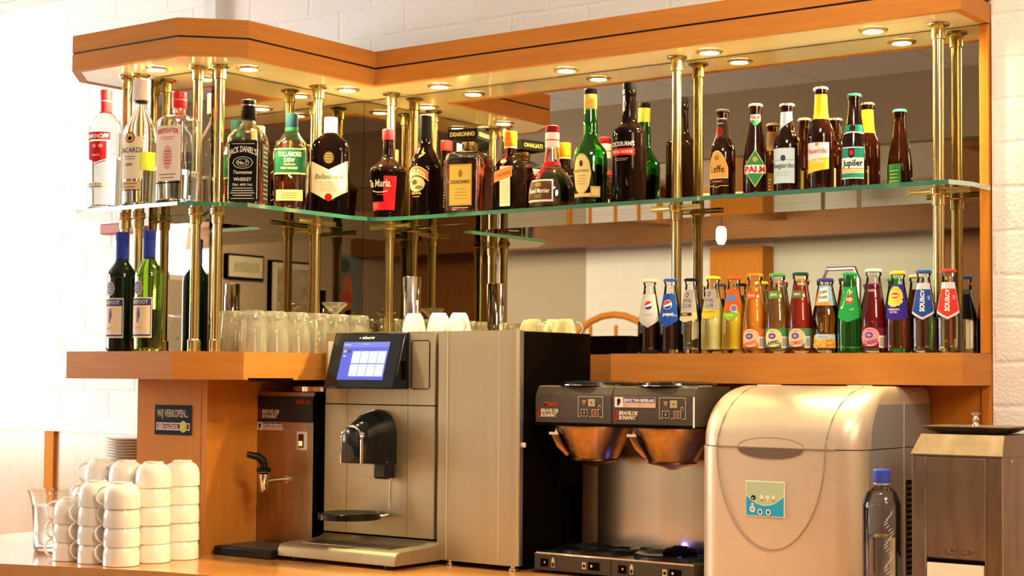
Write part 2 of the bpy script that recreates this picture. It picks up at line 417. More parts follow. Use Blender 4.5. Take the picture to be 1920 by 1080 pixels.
    p = b.print(.1); GR = ink('174A30'); p.patch(-.040, .040, .100, .162, GR); p.patch(-.040, .040, .1605, .163, GO, 1); p.patch(-.040, .040, .096, .100, GO, 1)
    PAL = ink('DCE0A8'); p.text('TULLAMORE', 0, .142, .012, PAL, w=.060, bold=.02); p.text('DEW', 0, .127, .011, PAL, w=.028, bold=.02)
    p.lines(-.018, .018, .120, .122, 2, .0012, GO); p.text('IRISH WHISKEY', 0, .109, .006, PAL, w=.044)
    b.label(p); p = b.print(.1); p.patch(-.034, .034, .028, .056, ink('D8B878')); p.lines(-.024, .024, .036, .048, 3, .0016, ink('8A6A40')); b.label(p, 'lower_label')
    # --- cream chevron whisky
    DG = mat('dark_brown_glass', (.004, .0015, .001), .03, ior=1.28, spec=.3)
    b = Bottle('flat dark whisky bottle with white cap and pointed cream label, by the mirror corner',
        [(0, .047, .030, 3.2), (.006, .050, .032, 3.2), (.170, .051, .032, 3.2), (.195, .045, .029, 2.8), (.212, .026, .022, 2.2), (.220, .0165, .0165, 2), (.235, .0160, .0160, 2)], .135, -.280, SH, 36, DG, 0)
    b.cap(.212, .260, .0175, ink('F2E8D4', .4), mt2=ink('D8C8A8'))
    p = b.print(.1); p.patch(-.048, .048, lambda u: .035+abs(u)*.55, lambda u: .118+abs(u)*.50, ink('EFE0B8'), nu=20)
    p.text("Ballantine's", 0, .094, .014, ink('3A2A18'), w=.074, shear=.35, bold=.0); p.lines(-.028, .028, .062, .084, 5, .0012, ink('A89870'))
    p.ell(0, .046, .010, .010, ink('B02018'), 2); b.label(p); p = b.print(.1); p.ell(0, .150, .014, .016, ink('4A3A20'), 0); p.lines(-.01, .01, .140, .160, 4, .0016, ink('8A7038'), 1); b.label(p, 'crest')
    # --- coffee liqueur, red
    b = Bottle('black liqueur bottle with red cap and red label, right of the mirror corner',
        [(0, .035), (.006, .037), (.03, .038), (.12, .049), (.135, .047), (.15, .032), (.165, .0165), (.19, .0145), (.215, .0140), (.235, .0140)], .201, -.125, SH, 12, DG, 0)
    b.cap(.214, .243, .0165, mat('red_cap', (.70, .02, .03), .3))
    p = b.print(.09); p.patch(-.012, .046, lambda u: .062 if u < .012 else .022, lambda u: .064 if u < .012 else .112, RED); p.patch(-.046, .046, .022, .044, RED, 1)
    p.text('Tia Maria.', -.006, .084, .020, ink('F0DCC0'), w=.076, shear=.2, lay=3); p.ell(-.018, .034, .010, .008, ink('C8503A'), 2)
    p.patch(-.030, .022, lambda u: .074-.05*(1-(u/.03)**2)*.12, lambda u: .0765-.05*(1-(u/.03)**2)*.12, ink('F0DCC0'), 3); b.label(p)
    # --- irish cream
    b = Bottle('tall black cream-liqueur bottle with orange arched label, in front of a reflected pole',
        [(0, .038), (.006, .040), (.11, .042), (.135, .041), (.165, .030), (.185, .0190), (.20, .0160), (.268, .0150), (.270, .0150)], .332, -.125, SH, 4, DG, 0)
    b.cap(.205, .268, .0163, BLK, name='capsule'); b.cap(.268, .271, .0158, ink('D8A088', .4))
    p = b.print(.1); p.patch(-.034, .034, lambda u: .108-u*u*14, lambda u: .128-u*u*14, ink('C86A38')); p.patch(-.035, .035, lambda u: .1275-u*u*14, lambda u: .130-u*u*14, GO, 1); p.patch(-.035, .035, lambda u: .106-u*u*14, lambda u: .1085-u*u*14, GO, 1)
    p.text('BAILEYS', 0, .095, .013, ink('FFE8C0'), w=.052, arc=.015, bold=.02); p.ell(0, .083, .026, .020, ink('B8A478'), 0); p.ell(-.006, .088, .010, .007, ink('4A4838'), 1); p.ell(.008, .074, .012, .005, ink('6A6048'), 1)
    b.label(p); p = b.print(.1); p.text('ORIGINAL', 0, .056, .007, ink('C8B080'), w=.032); p.lines(-.014, .014, .050, .051, 1, .0012, GO); b.label(p, 'lower_lettering'); p = b.print(.1); p.poly([(.004, .160), (.010, .170), (.016, .182), (.018, .170), (.026, .166), (.016, .158), (.002, .152)], ink('C8B070', .4), 1); b.label(p, 'gold_emblem')
    # --- square amaretto
    b = Bottle('square almond liqueur bottle with gold label and wide square black cap',
        [(0, .050, .050, 7), (.006, .052, .052, 7), (.135, .052, .052, 7), (.152, .049, .049, 5), (.160, .036, .036, 3), (.166, .019, .019, 2), (.172, .018, .018, 2), (.192, .018, .018, 2)], .475, -.120, SH, 14, GLASS, .003, mat('amaretto', (.30, .055, .03), 0, trans=1, ior=1.36), .142)
    b.cap(.170, .190, .0190, BRASS, name='collar')
    c = MB(); c.box(-.042, .042, -.042, .042, .190, .217, BLK); pr = Print(plane_surf((0, -.042, .198), (1, 0, 0), (0, 0, 1), (0, -1, 0)))
    pr.text('DISARONNO', 0, 0, .011, GO, w=.070, bold=.02); c.add(pr.v, pr.f, GO)
    pr = Print(plane_surf((.042, 0, .198), (0, 1, 0), (0, 0, 1), (1, 0, 0))); pr.text('ITALIANO', 0, 0, .011, GO, w=.064); c.add(pr.v, pr.f, GO)
    c.build('square_cap', b.e, 35, .0015)
    p = b.print(.1); p.patch(-.032, .032, .018, .124, ink('B89848', .35, 0)); p.frame(-.031, .031, .020, .122, .001, ink('8A6A28')); p.text('DISARONNO', 0, .074, .010, ink('2A1E0C'), w=.054)
    p.ell(0, .100, .006, .010, ink('7A6028'), 1); p.lines(-.020, .020, .036, .060, 4, .0014, ink('8A7038')); p.lines(-.03, .03, .012, .012, 1, .0015, ink('D8C8A0')); b.label(p)
    k = MB()      # hobnail facets down the front corners of the bottle
    for i in range(17):
        for sx in (-1, 1):
            for off in (0, .006): k.lathe([(.0001, -.0024), (.0024, 0), (.0001, .0024)], GLASS, sx*(.0475-off*.3), -.0512+off*.35 if off == 0 else -.0522, .016+i*.0073, 6)
    k.build('faceted_corners', b.e, 0)
    # --- orange liqueur, square
    b = Bottle('square brown liqueur bottle with orange cap and narrow pale label, beside the domed brandy liqueur',
        [(0, .030, .030, 6), (.005, .032, .032, 6), (.110, .033, .033, 6), (.128, .027, .027, 3.4), (.140, .0165, .0165, 2), (.165, .0150, .0150, 2), (.185, .0145, .0145, 2)], .612, -.122, SH, 2, DG, 0)
    b.cap(.166, .204, .0165, ink('D87A1E', .35), mt2=ink('B8601A')); b.cap(.160, .166, .0160, ink('E0B080'), name='seal_band')
    p = b.print(.08); p.patch(-.010, .022, .010, .112, ink('E8D2B4')); p.patch(-.030, .027, lambda u: .078+u*.25, lambda u: .106+u*.25, ink('D88A48'), 1)
    p.text('COINTREAU', -.001, .087, .009, ink('8A4A20'), w=.050, rot=.24, lay=3); p.lines(-.006, .018, .022, .070, 8, .001, ink('B89878'), 2); b.label(p); p = b.print(.08); p.ell(-.002, .125, .010, .005, GO, 1); b.label(p, 'seal')
    p = b.print(.08); p.patch(-.006, .002, .112, .160, RED); b.label(p, 'ribbon')
    # --- domed orange brandy liqueur with ribbon
    b = Bottle('domed brandy-liqueur bottle with white neck band, red ribbon and brown label',
        [(0, .054), (.004, .058), (.03, .059), (.055, .056), (.080, .045), (.098, .028), (.110, .0205), (.15, .0165), (.180, .0150), (.200, .0150)], .741, -.120, SH, 6, GLASS, .003, DKA, .10)
    b.sleeve(.108, .116, RED, .0006, 'ribbon_band'); b.cap(.152, .190, .0178, ink('E8D8D0'), name='neck_band', mt2=ink('A82830')); b.cap(.189, .208, .0165, ink('7A1420', .35))
    p = b.print(.03); p.patch(-.047, .034, .012, .068, ink('E8DCC8')); p.patch(-.045, .030, .017, .064, ink('5A4028'), 1); p.text('Grand Marnier', -.008, .034, .012, WH, w=.066)
    p.ell(-.008, .055, .010, .006, ink('A08048'), 2); p.lines(-.018, .006, .023, .028, 2, .0012, ink('C8B890')); b.label(p)
    p = b.print(.10); p.patch(-.012, -.003, lambda u: .070, .155, RED, nv=20); p.patch(-.026, -.012, lambda u: .072+(u+.026)*1.2, lambda u: .088+(u+.026)*2.2, RED, 1, nv=12); b.label(p, 'ribbon')
    # --- green bottle with cream oval label
    GG = mat('green_bottle_glass', (.10, .58, .14), 0, trans=1)
    b = Bottle('tall green bottle with gold neck foil and cream oval label, beside the port bottle',
        [(0, .038), (.006, .041), (.115, .042), (.135, .039), (.155, .027), (.172, .0185), (.20, .0180), (.225, .0165), (.245, .0150), (.272, .0150)], .860, -.125, SH, 8, GG, .0028, mat('dark_liqueur_green', (.10, .05, .02), 0, trans=1, ior=1.36), .098)
    b.cap(.238, .276, .0158, ink('D8B058', .35, 0), name='gold_foil'); b.cap(.274, .288, .0160, BLK)
    p = b.print(.07); p.ell(-.004, .075, .026, .050, ink('C8A048'), 0); p.ell(-.004, .075, .0245, .047, ink('DCC888'), 1); p.text('MANDARINE', -.004, .079, .0065, ink('6A4A20'), w=.040); p.ell(-.004, .100, .005, .008, ink('4A3820'), 2)
    p.lines(-.018, .010, .050, .070, 4, .0012, ink('8A7038')); p.patch(-.028, .046, .018, .027, ink('DCC078'), 1); p.patch(.020, .046, .018, .044, ink('DCC078'), 1); p.frame(.021, .045, .020, .042, .001, ink('5A4018'), 2); b.label(p)
    # --- port
    b = Bottle('tall black port bottle with red-striped label and paper seal strip on its neck',
        [(0, .038), (.006, .0405), (.165, .041), (.178, .038), (.192, .023), (.205, .0180), (.235, .0160), (.260, .0155), (.262, .0168), (.272, .0168), (.274, .0155), (.285, .0155)], .974, -.125, SH, 4, DG, 0)
    b.cap(.272, .292, .0162, BLK)
    p = b.print(.1); p.text("COCKBURN'S", 0, .134, .011, ink('E8DCD0'), w=.066, bold=.01); p.patch(-.034, .034, .112, .129, ink('B82020')); p.text('SPECIAL RESERVE', 0, .117, .007, ink('F0C8B8'), w=.056)
    p.lines(-.022, .020, .100, .104, 2, .0012, ink('A89888')); b.label(p)
    p = b.print(.24); p.patch(-.013, -.003, .222, .290, ink('CFC4BA'), nv=16); p.ell(-.008, .240, .008, .009, ink('CFC4BA'), 1); p.ell(-.008, .240, .006, .007, ink('8A8078'), 2); b.label(p, 'seal_strip')

def beer(label, x, h, r, face, cap, capl, kind, back='1E5A3A'):
    BG = mat('beer_glass', (.045, .008, .003), .02, trans=.75, ior=1.38)
    if kind == 'steinie': pts = [(0, r*.94), (.005, r), (h*.45, r), (h*.56, r*.92), (h*.70, r*.56), (h*.80, r*.48), (h*.955, r*.44), (h*.96, r*.5), (h*.985, r*.5), (h*.99, r*.46)]
    elif kind == 'slope': pts = [(0, r*.94), (.005, r), (h*.30, r), (h*.45, r*.92), (h*.65, r*.68), (h*.80, r*.52), (h*.93, r*.47), (h*.935, r*.53), (h*.975, r*.53), (h*.98, r*.47)]
    else: pts = [(0, r*.94), (.005, r), (h*.50, r), (h*.60, r*.90), (h*.70, r*.58), (h*.78, r*.50), (h*.93, r*.45), (h*.935, r*.52), (h*.975, r*.52), (h*.98, r*.46)]
    b = Bottle(label, pts, x, -.125, SH, face, BG, 0, group=None, cat='beer bottle')
    b.crown(h*.99, r*.52, cap, capl)
    p = b.print(.05); p.patch(-.017, .017, .018, .078, ink(back)); p.lines(-.012, .012, .030, .062, 5, .0014, ink('B8A870')); b.label(p, 'back_label', pi-R(face*.6)); return b
def build_beers():
    WH = ink(W_); BLK = ink('141210'); SIL = mat('silver_crown', (.6, .57, .52), .3, 1)
    b = beer('brown abbey-beer bottle with arched gold label, leftmost of the beers', 1.233, .204, .0297, 2, ink('4A3A30', .3), None, 'steinie', '4A3018')
    p = b.print(.05); OR = ink('D9A052'); p.patch(-.027, .027, .040, lambda u: .105-(u/.027)**2*.040, ink('E8D090')); p.patch(-.025, .025, .042, lambda u: .102-(u/.027)**2*.038, OR, 1)
    p.text('Leffe', 0, .054, .017, BLK, w=.036, bold=.01); p.ell(0, .088, .006, .006, ink('A8742C'), 2); p.patch(-.028, .028, .028, .039, ink('3A2818'), 1); p.lines(-.014, .014, .032, .034, 2, .001, OR)
    p.patch(-.028, .028, lambda u: .022 if abs(u) > .006 else .019, lambda u: .024 if abs(u) > .006 else .021, OR, 1); b.label(p)
    b.sleeve(.134, .182, ink('3C2A22', .35), .0004)
    p = b.print(.16); p.ell(-.002, .150, .009, .011, ink('B8341E'), 1); p.ell(-.002, .150, .0075, .009, ink('8A2418'), 2); p.patch(-.015, .015, .180, .182, ink('D8C8B0'), 1); p.lines(-.01, .01, .170, .170, 1, .002, ink('D8C8B0')); b.label(p, 'neck_lettering')
    b = beer('brown beer bottle with green diamond label lettered in red, second of the beers', 1.319, .210, .0287, 26, ink('E0D2A0', .35), 'cream crown cap', 'slope', '6A6A2A')
    p = b.print(.06); GR = ink('3C8A50'); RD = ink('C8302C'); q = lambda c, hh, ww: (lambda u: c-hh*(1-abs(u)/ww), lambda u: c+hh*(1-abs(u)/ww))
    lo, hi = q(.058, .044, .0285); p.patch(-.0285, .0285, lo, hi, ink('D8D088'), 0, 20); lo, hi = q(.058, .041, .0265); p.patch(-.0265, .0265, lo, hi, GR, 1, 20)
    p.patch(-.027, .027, .046, .065, WH, 2); p.text('PALM', 0, .0485, .014, RD, w=.050, lay=4, bold=.05); p.ell(0, .078, .006, .006, ink('B8A850'), 3); b.label(p)
    p = b.print(.16); p.patch(-.0145, .0145, .170, .183, WH); p.text('PALM', 0, .172, .009, RD, w=.024, bold=.04); p.patch(-.0145, .0145, lambda u: .154+abs(u)*1.0, .170, ink('4A9A5C')); b.label(p, 'neck_label')
    b = beer('brown wheat-beer bottle with pale blue labels, third of the beers', 1.400, .203, .0308, 6, SIL, 'silver crown cap', 'long', 'A8B4B0')
    LB = ink('C4D8DC'); p = b.print(.05); p.patch(-.029, .029, .018, .098, LB); p.frame(-.029, .029, .018, .098, .001, ink('8AA8B0')); p.text('Hoegaarden', 0, .053, .012, ink('4A4440'), w=.056, lay=3); p.ell(.002, .075, .006, .007, ink('38485C'), 2); p.patch(-.026, .026, .070, .071, ink('7A8A90'), 1); p.lines(-.02, .02, .036, .044, 3, .001, ink('8AA0A8')); b.label(p)
    p = b.print(.155); p.patch(-.020, .020, lambda u: .136+(u+.02)*.7, .182, ink('BED4DA')); p.lines(-.01, .012, .16, .174, 3, .001, ink('98B0B8')); b.label(p, 'neck_label')
    b = beer('tall brown beer bottle with yellow neck sleeve, fourth and tallest of the beers', 1.484, .233, .0292, 8, SIL, 'silver crown cap', 'long', '8A8230')
    b.sleeve(.158, .214, ink('E6CC2A', .4), .0004)
    p = b.print(.05); YE = ink('E6C83C'); p.patch(-.028, .028, lambda u: .040+u*.18, .104, YE); p.patch(-.028, .028, lambda u: .068+u*.1, .104, ink('E8E0E0'), 1); p.patch(-.028, .028, .103, .1045, ink('9AA0C0'), 2)
    p.text('Hasseröder', 0, .080, .012, ink('A82820'), w=.050, lay=3); p.ell(0, .100, .004, .004, ink('C89050'), 3); p.text('Radler', 0, .058, .009, ink('F4ECC0'), w=.034, lay=2); b.label(p)
    b = beer('brown beer bottle with green and white label and green cap, rightmost of the beers', 1.565, .209, .0288, 14, ink('2E9A78', .35), 'green crown cap', 'slope')
    TG = ink('2F8E7A'); p = b.print(.05); p.patch(-.0285, .0285, .018, .088, WH); p.patch(-.0285, .0285, .064, .086, TG, 1); p.patch(-.0285, .0285, .020, .030, TG, 1); p.patch(-.0285, .0285, .031, .038, ink('D8C878'), 1); p.patch(-.0285, .0285, .039, .0405, ink('A83030'), 1)
    p.text('Jupiler', .001, .046, .014, BLK, w=.048, bold=.03); p.patch(-.008, .006, lambda u: .062+abs(u+.001)*.9, .084, ink('3A2020'), 2); p.ell(-.001, .075, .005, .006, ink('C03030'), 3); b.label(p)
    p = b.print(.14); p.patch(-.024, .024, lambda u: .122-abs(u)*.1, .138, TG, 0); p.patch(-.024, .024, lambda u: .120-abs(u)*.1, lambda u: .1225-abs(u)*.1, WH, 1); p.ell(0, .130, .006, .007, ink('3A2020'), 1); b.label(p, 'neck_label')

def soda(label, x, h, r, face, cap, glass, liquid, level, kind='cola', capl=None):
    if kind == 'cola': pts = [(0, r*.95), (.005, r), (.012, r), (.014, r*.985), (.055, r), (.075, r*.98), (.105, r*.82), (.140, r*.59), (.158, r*.50), (h-.012, r*.47), (h-.0115, r*.54), (h-.004, r*.54), (h-.003, r*.48)]
    elif kind == 'juice': pts = [(0, r*.95), (.005, r*1.02), (.05, r*1.02), (.075, r*.98), (.12, r*.78), (.150, r*.62), (.160, r*.56), (h-.014, r*.54), (h-.013, r*.62), (h-.004, r*.62), (h-.003, r*.54)]
    else: pts = [(0, r*.92), (.005, r), (.03, r*.98), (.045, r*.94), (.060, r*.98), (.075, r*1.02), (.095, r*.95), (.12, r*.74), (.145, r*.55), (h-.012, r*.50), (h-.0115, r*.56), (h-.004, r*.56), (h-.003, r*.5)]
    b = Bottle(label, pts, x, -.12, 0, face, glass, 0, liquid, level, cat='soft drink bottle', name='soda_bottle')
    b.crown(h, (r*.62 if kind == 'juice' else r*.56), cap, capl); return b
def pepsi_logo(p, u, v, r, rim):
    p.ell(u, v, r*1.1, r*1.1, rim, 2); p.ell(u, v, r, r, ink('F4F0EC'), 3)
    q = lambda x: r*math.sqrt(max(0, 1-((x-u)/r)**2))
    p.patch(u-r, u+r*.98, lambda x: v+.15*r+(x-u)*.45, lambda x: max(v+.15*r+(x-u)*.45, v+q(x)), ink('D83A22'), 4, 12, 3)
    p.patch(u-r*.98, u+r, lambda x: v-q(x), lambda x: max(v-q(x), v-.35*r+(x-u)*.25-.0005), ink('1E3A8C'), 4, 12, 3)
def chev(b, mt, v0, v1, half, pt, lay=0, name='neck_label', tilt=0):
    p = b.print(.11); p.patch(-half, half, lambda u: v0+abs(u)*pt, v1, mt, lay, 16, 10); return p
def build_sodas():
    WH = ink(W_); BLK = ink('141210')
    COLA = mat('cola', (.035, .008, .004), .0, trans=.5, ior=1.34)
    SG = TGLASS; r = .0279
    b = soda('cola bottle with silver pointed neck label, leftmost of the soft drinks', 1.031, .177, r, 22, ink('D8CCA0', .4), SG, COLA, .118)
    p = chev(b, ink('C2BEBC', .35, 0), .062, .142, .024, .75); pepsi_logo(p, 0, .116, .0095, ink('8A8A98')); p.text('pepsi', 0, .092, .006, ink('A89898'), w=.018); b.label(p, 'neck_label')
    b = soda('cola bottle with blue pointed neck label and blue cap, second of the soft drinks', 1.089, .177, r, 12, ink('2C4FA8', .35), SG, COLA, .118)
    p = chev(b, ink('2850A8'), .062, .142, .024, .75); pepsi_logo(p, 0, .116, .0105, WH); p.text('pepsi', .002, .090, .008, WH, w=.022, bold=.02); p.text('MAX', .017, .088, .005, ink('B8C8E8'), w=.010); b.label(p, 'neck_label')
    TON = mat('tonic', (.98, .97, .93), 0, trans=1, ior=1.33)
    b = soda('clear tonic bottle with silver neck label and black cap, in front of a brass pole', 1.146, .176, r, 0, BLK, SG, TON, .145)
    SL = ink('B4AEA8', .35, 0); p = chev(b, ink('E8D09A'), .073, .150, .024, .35); p.patch(-.024, .024, .098, .150, SL, 1); p.ell(-.001, .138, .0055, .0055, ink('6A2A20'), 2); p.ell(-.001, .138, .003, .003, ink('E0B890'), 3)
    p.text('ROYAL', 0, .120, .0085, ink('5A4A40'), w=.028); p.text('CLUB', 0, .108, .0085, ink('5A4A40'), w=.024); p.patch(-.018, .013, .088, .096, ink('3A2C1C'), 2); p.text('TONIC', -.003, .0895, .005, ink('F0DCA8'), w=.016, lay=4); b.label(p, 'neck_label')
    b = soda('cloudy pale-yellow lemon drink bottle with silver neck label and yellow cap', 1.205, .179, r*1.02, 0, ink('EADA3C', .35), SG, juice('cloudy_lemon', (.98, .93, .42)), .128)
    p = chev(b, ink('E6C83C'), .080, .104, .0235, .30); p.patch(-.022, .022, .102, .150, SL, 1); p.ell(-.001, .138, .0055, .0055, ink('6A2A20'), 2); p.ell(-.001, .138, .003, .003, ink('E0B890'), 3)
    p.text('ROYAL', 0, .120, .0085, ink('5A4A40'), w=.028); p.text('CLUB', 0, .108, .0085, ink('5A4A40'), w=.024); p.text('BITTER LEMON', 0, .095, .004, ink('8A6A20'), w=.030); b.label(p, 'neck_label')
    b = soda('bright yellow orangeade bottle with orange label and blue lettering', 1.260, .177, r, 14, ink('E8702C', .35), SG, juice('yellow_orangeade', (1, .76, .04)), .118)
    p = chev(b, ink('E8641E'), .098, .148, .024, .0); p.text('Sisi', -.001, .122, .016, ink('5A90C8'), w=.032, rot=.25, bold=.05, lay=3); p.ell(.006, .104, .0085, .0085, ink('E8E8F0'), 3); p.ell(.006, .104, .0068, .0068, ink('7A88B0'), 4)
    p.patch(-.020, .014, lambda u: .074+abs(u+.003)*.75, lambda u: .094+.002*sin(u*300), ink('8CC63C'), 2); p.text('SINAS', -.003, .086, .005, ink('E8F4C0'), w=.016, lay=4); b.label(p, 'neck_label')
    def jl(b, band, oval, txtc, word, bandt, wordt, green=None):
        p = b.print(.03); p.patch(-.026, .040, .014, .056, band); p.patch(.018, .032, .012, .038, WH, 1)
        for i in range(7): p.patch(.020+i*.0016, .0208+i*.0016, .015, .035, BLK, 2, 1, 1)
        p.ell(-.002, .035, .0225, .0205, oval, 1); p.ell(-.004, .039, .009, .0065, ink('5A3C88'), 2); p.ell(-.004, .039, .0055, .0035, ink('B0A0D0'), 3)
        p.text(word, .000, .020, .0085, txtc, w=.030, rot=.18, bold=.02, lay=3); p.lines(-.012, .006, .050, .051, 1, .001, txtc, 3); b.label(p)
        if bandt:
            p = b.print(.13); p.patch(-.019, .016, .124, .141, bandt); p.text(wordt, -.003, .130, .0055, WH, w=.018); p.ell(.013, .130, .003, .004, ink('F0D8C8'), 1); b.label(p, 'neck_label')
    CG = ink('E89A3C', .35)
    b = soda('orange juice bottle with orange cap and peach oval label', 1.315, .182, r, 10, CG, SG, juice('orange_juice', (.98, .45, .04)), .152, 'juice')
    jl(b, ink('E8743C'), ink('F4C8A0'), ink('D85838'), 'SINAASAPPEL', ink('E8622C'), 'ORANGE')
    b = soda('apple juice bottle with light green cap and pale green oval label', 1.373, .181, r, 10, ink('6CC04A', .35), SG, mat('apple_juice', (.80, .50, .17), .05, trans=.85, ior=1.34), .150, 'juice')
    jl(b, ink('4C9A5C'), ink('E8E0A8'), ink('2A2A18'), 'APPEL', ink('6A9A3C'), 'APPEL')
    b = soda('tomato juice bottle with dark green cap and peach oval label', 1.431, .181, r, 10, ink('2C5A40', .35), SG, juice('tomato_juice', (.60, .055, .025), .4), .152, 'juice')
    jl(b, ink('5A8A5C'), ink('F2C8A0'), ink('D04838'), 'TOMAAT', ink('6A7A44'), 'TOMAAT')
    b = soda('waisted golden fruit drink bottle with purple cap and splashed fruit label', 1.494, .166, r*1.06, 12, ink('4A3CA0', .35), SG, mat('golden_drink', (.95, .78, .36), 0, trans=1, ior=1.34), .112, 'waist')
    p = b.print(.02); p.patch(-.026, .030, .012, .040, ink('F0B060')); p.patch(-.020, .030, .032, .042, ink('BCD4DC'), 1)
    for i in range(26): p.ell(random.uniform(-.024, .026), random.uniform(.015, .030), .004, .003, ink(random.choice(['F08A3C', 'F8D858', 'E86A3C', 'F8C848'])), 2)
    p.text('Dubbel Frisss', 0, .034, .004, ink('6A8A98'), w=.022, lay=3); b.label(p)
    p = b.print(.125); p.patch(-.020, .020, .106, .150, ink('9CC4E0')); p.patch(-.020, .012, .106, lambda u: .128-u*.6, ink('F09A50'), 1); p.patch(-.012, .010, lambda u: .114+u*.1, lambda u: .146+u*.2, WH, 2)
    p.text('Dubbel', -.001, .133, .008, BLK, w=.018, rot=.2, lay=4, bold=.02); p.text('Frisss', -.001, .121, .008, BLK, w=.018, rot=.2, lay=4, bold=.02); b.label(p, 'neck_label')
    GRG = mat('green_soda_glass', (.03, .42, .06), .0, trans=.92)
    b = soda('green lemonade bottle with bright green neck label and green cap', 1.552, .177, r, 14, ink('38B878', .35), GRG, None, .1, capl='green crown cap')
    p = chev(b, ink('2CA850'), .068, .146, .024, .45); p.poly([(-.018, .132), (-.002, .136), (-.008, .118), (-.018, .098), (-.012, .098), (.004, .128), (.004, .142), (-.018, .136)], WH, 2); p.ell(.003, .118, .0095, .0095, ink('D8502C'), 3); p.text('up', .003, .1155, .009, WH, w=.013, lay=5, bold=.04); p.ell(.006, .134, .005, .003, ink('C8D83C'), 3); p.text('7UP', .008, .094, .004, ink('C8F0C0'), w=.010, rot=.3); b.label(p, 'neck_label')
    b = soda('dark red blackcurrant drink bottle with white cap and pink oval label', 1.608, .183, r, 12, ink('E8DCD0', .35), SG, mat('cassis', (.42, .02, .035), .05, trans=.55, ior=1.34), .150, 'juice')
    jl(b, ink('7A2840'), ink('E89AA0'), ink('6A1830'), 'CASSIS', None, '')
    p = b.print(.135); p.text('CASSIS', 0, .134, .005, ink('F0D8D0'), w=.018); b.label(p, 'neck_label')
    b = soda('reddish iced tea bottle with yellow cap and purple and yellow label', 1.665, .176, r, 12, ink('EADA28', .35), SG, mat('iced_tea', (.55, .09, .015), .0, trans=.9, ior=1.34), .115)
    p = chev(b, ink('3C2C8C'), .070, .148, .024, .25); p.ell(-.004, .122, .020, .022, ink('F4D048'), 1)
    for i in range(40):
        a = random.uniform(0, 2*pi); p.ell(-.004+.0195*cos(a), .122+.0215*sin(a), .0016, .0016, ink('F8E8A0'), 2)
    p.ell(-.004, .124, .0115, .0055, ink('C83020'), 3); p.text('Lipton', -.004, .1215, .006, WH, w=.018, lay=5, bold=.03); p.text('SPARKLING', -.004, .092, .004, WH, w=.022); p.text('ICE TEA', -.004, .086, .004, WH, w=.014); b.label(p, 'neck_label')
    for x, c, cw, lb in ((1.724, '2C4A96', '2C5AA8', 'still water bottle with blue pointed neck label and blue cap'), (1.780, 'D83A30', 'C83C34', 'sparkling water bottle with red pointed neck label, rightmost of the soft drinks')):
        b = soda(lb, x, .177, r, 16, ink(cw, .35), SG, WATER, .138)
        p = chev(b, ink('D0D0D8'), .071, .150, .024, .60); p.patch(-.0225, .0225, lambda u: .076+abs(u)*.62, .136, ink(c), 1, 16, 8)
        p.text('SOURCY', .0035, .112, .009, WH, w=.048, rot=pi/2, bold=.04, lay=3); p.ell(.014, .118, .0035, .005, ink('8A98C8' if c[0] == '2' else 'F09088'), 2); b.label(p, 'neck_label')
        p = b.print(.11); p.patch(-.020, .020, .080, .136, ink('1A2038' if c[0] == '2' else '6A1A18')); b.label(p, 'back_label', pi-.3)
    # wine bottles at the left end of the ledge
    BL = ink('30409A', .35); OW = ink('E8CFAE'); WHT = ink('E8E0C8')
    for x, face, gl, liq, lev, lb in ((-.183, 2, mat('red_wine_glass', (.004, .010, .005), .02, trans=.1), None, 0, 'dark red-wine bottle with blue cap, nearest the ledge end'),
                                  (-.080, 6, mat('pale_green_glass', (.52, .74, .16), 0, trans=1), mat('wine', (.012, .014, .005), .0, trans=.3, ior=1.34), .105, 'half-full green white-wine bottle with blue cap')):
        b = Bottle(lb, [(0, .033), (.006, .036), (.185, .036), (.205, .032), (.225, .0185), (.238, .0145), (.28, .0135), (.302, .0135)], x, -.70, 0, face, gl, .0028 if liq else 0, liq, lev, cat='wine bottle', name='wine_bottle')
        b.cap(.232, .283, .0152, BL, name='capsule'); b.cap(.282, .303, .0163, BL)
        p = b.print(.08); p.patch(-.036, .036, .034, .134, WHT); p.patch(-.034, .034, .038, .131, ink('3C3C78'), 1); p.patch(-.032, .032, .042, .114, OW, 2); p.text('BAREFOOT', 0, .118, .010, ink('F0E4C0'), w=.052, lay=3)
        p.ell(.001, .092, .0055, .012, ink('7A6A88'), 3); p.ell(-.001, .078, .0032, .008, ink('7A6A88'), 3)
        for i in range(4): p.ell(-.005+i*.0035, .1065-abs(i-1.5)*.0012, .0015, .0018, ink('7A6A88'), 3)
        p.text('PINOT' if liq else 'MERLOT', 0, .056, .005, ink('B09A88'), w=.022, lay=3); b.label(p)
        p = b.print(.08); p.ell(-.002, .158, .015, .018, ink('C8B078'), 0); p.ell(-.002, .158, .012, .015, ink('7A80A0'), 1); p.lines(-.010, .006, .152, .164, 3, .0016, ink('C8C4D0'), 2); b.label(p, 'medallion')

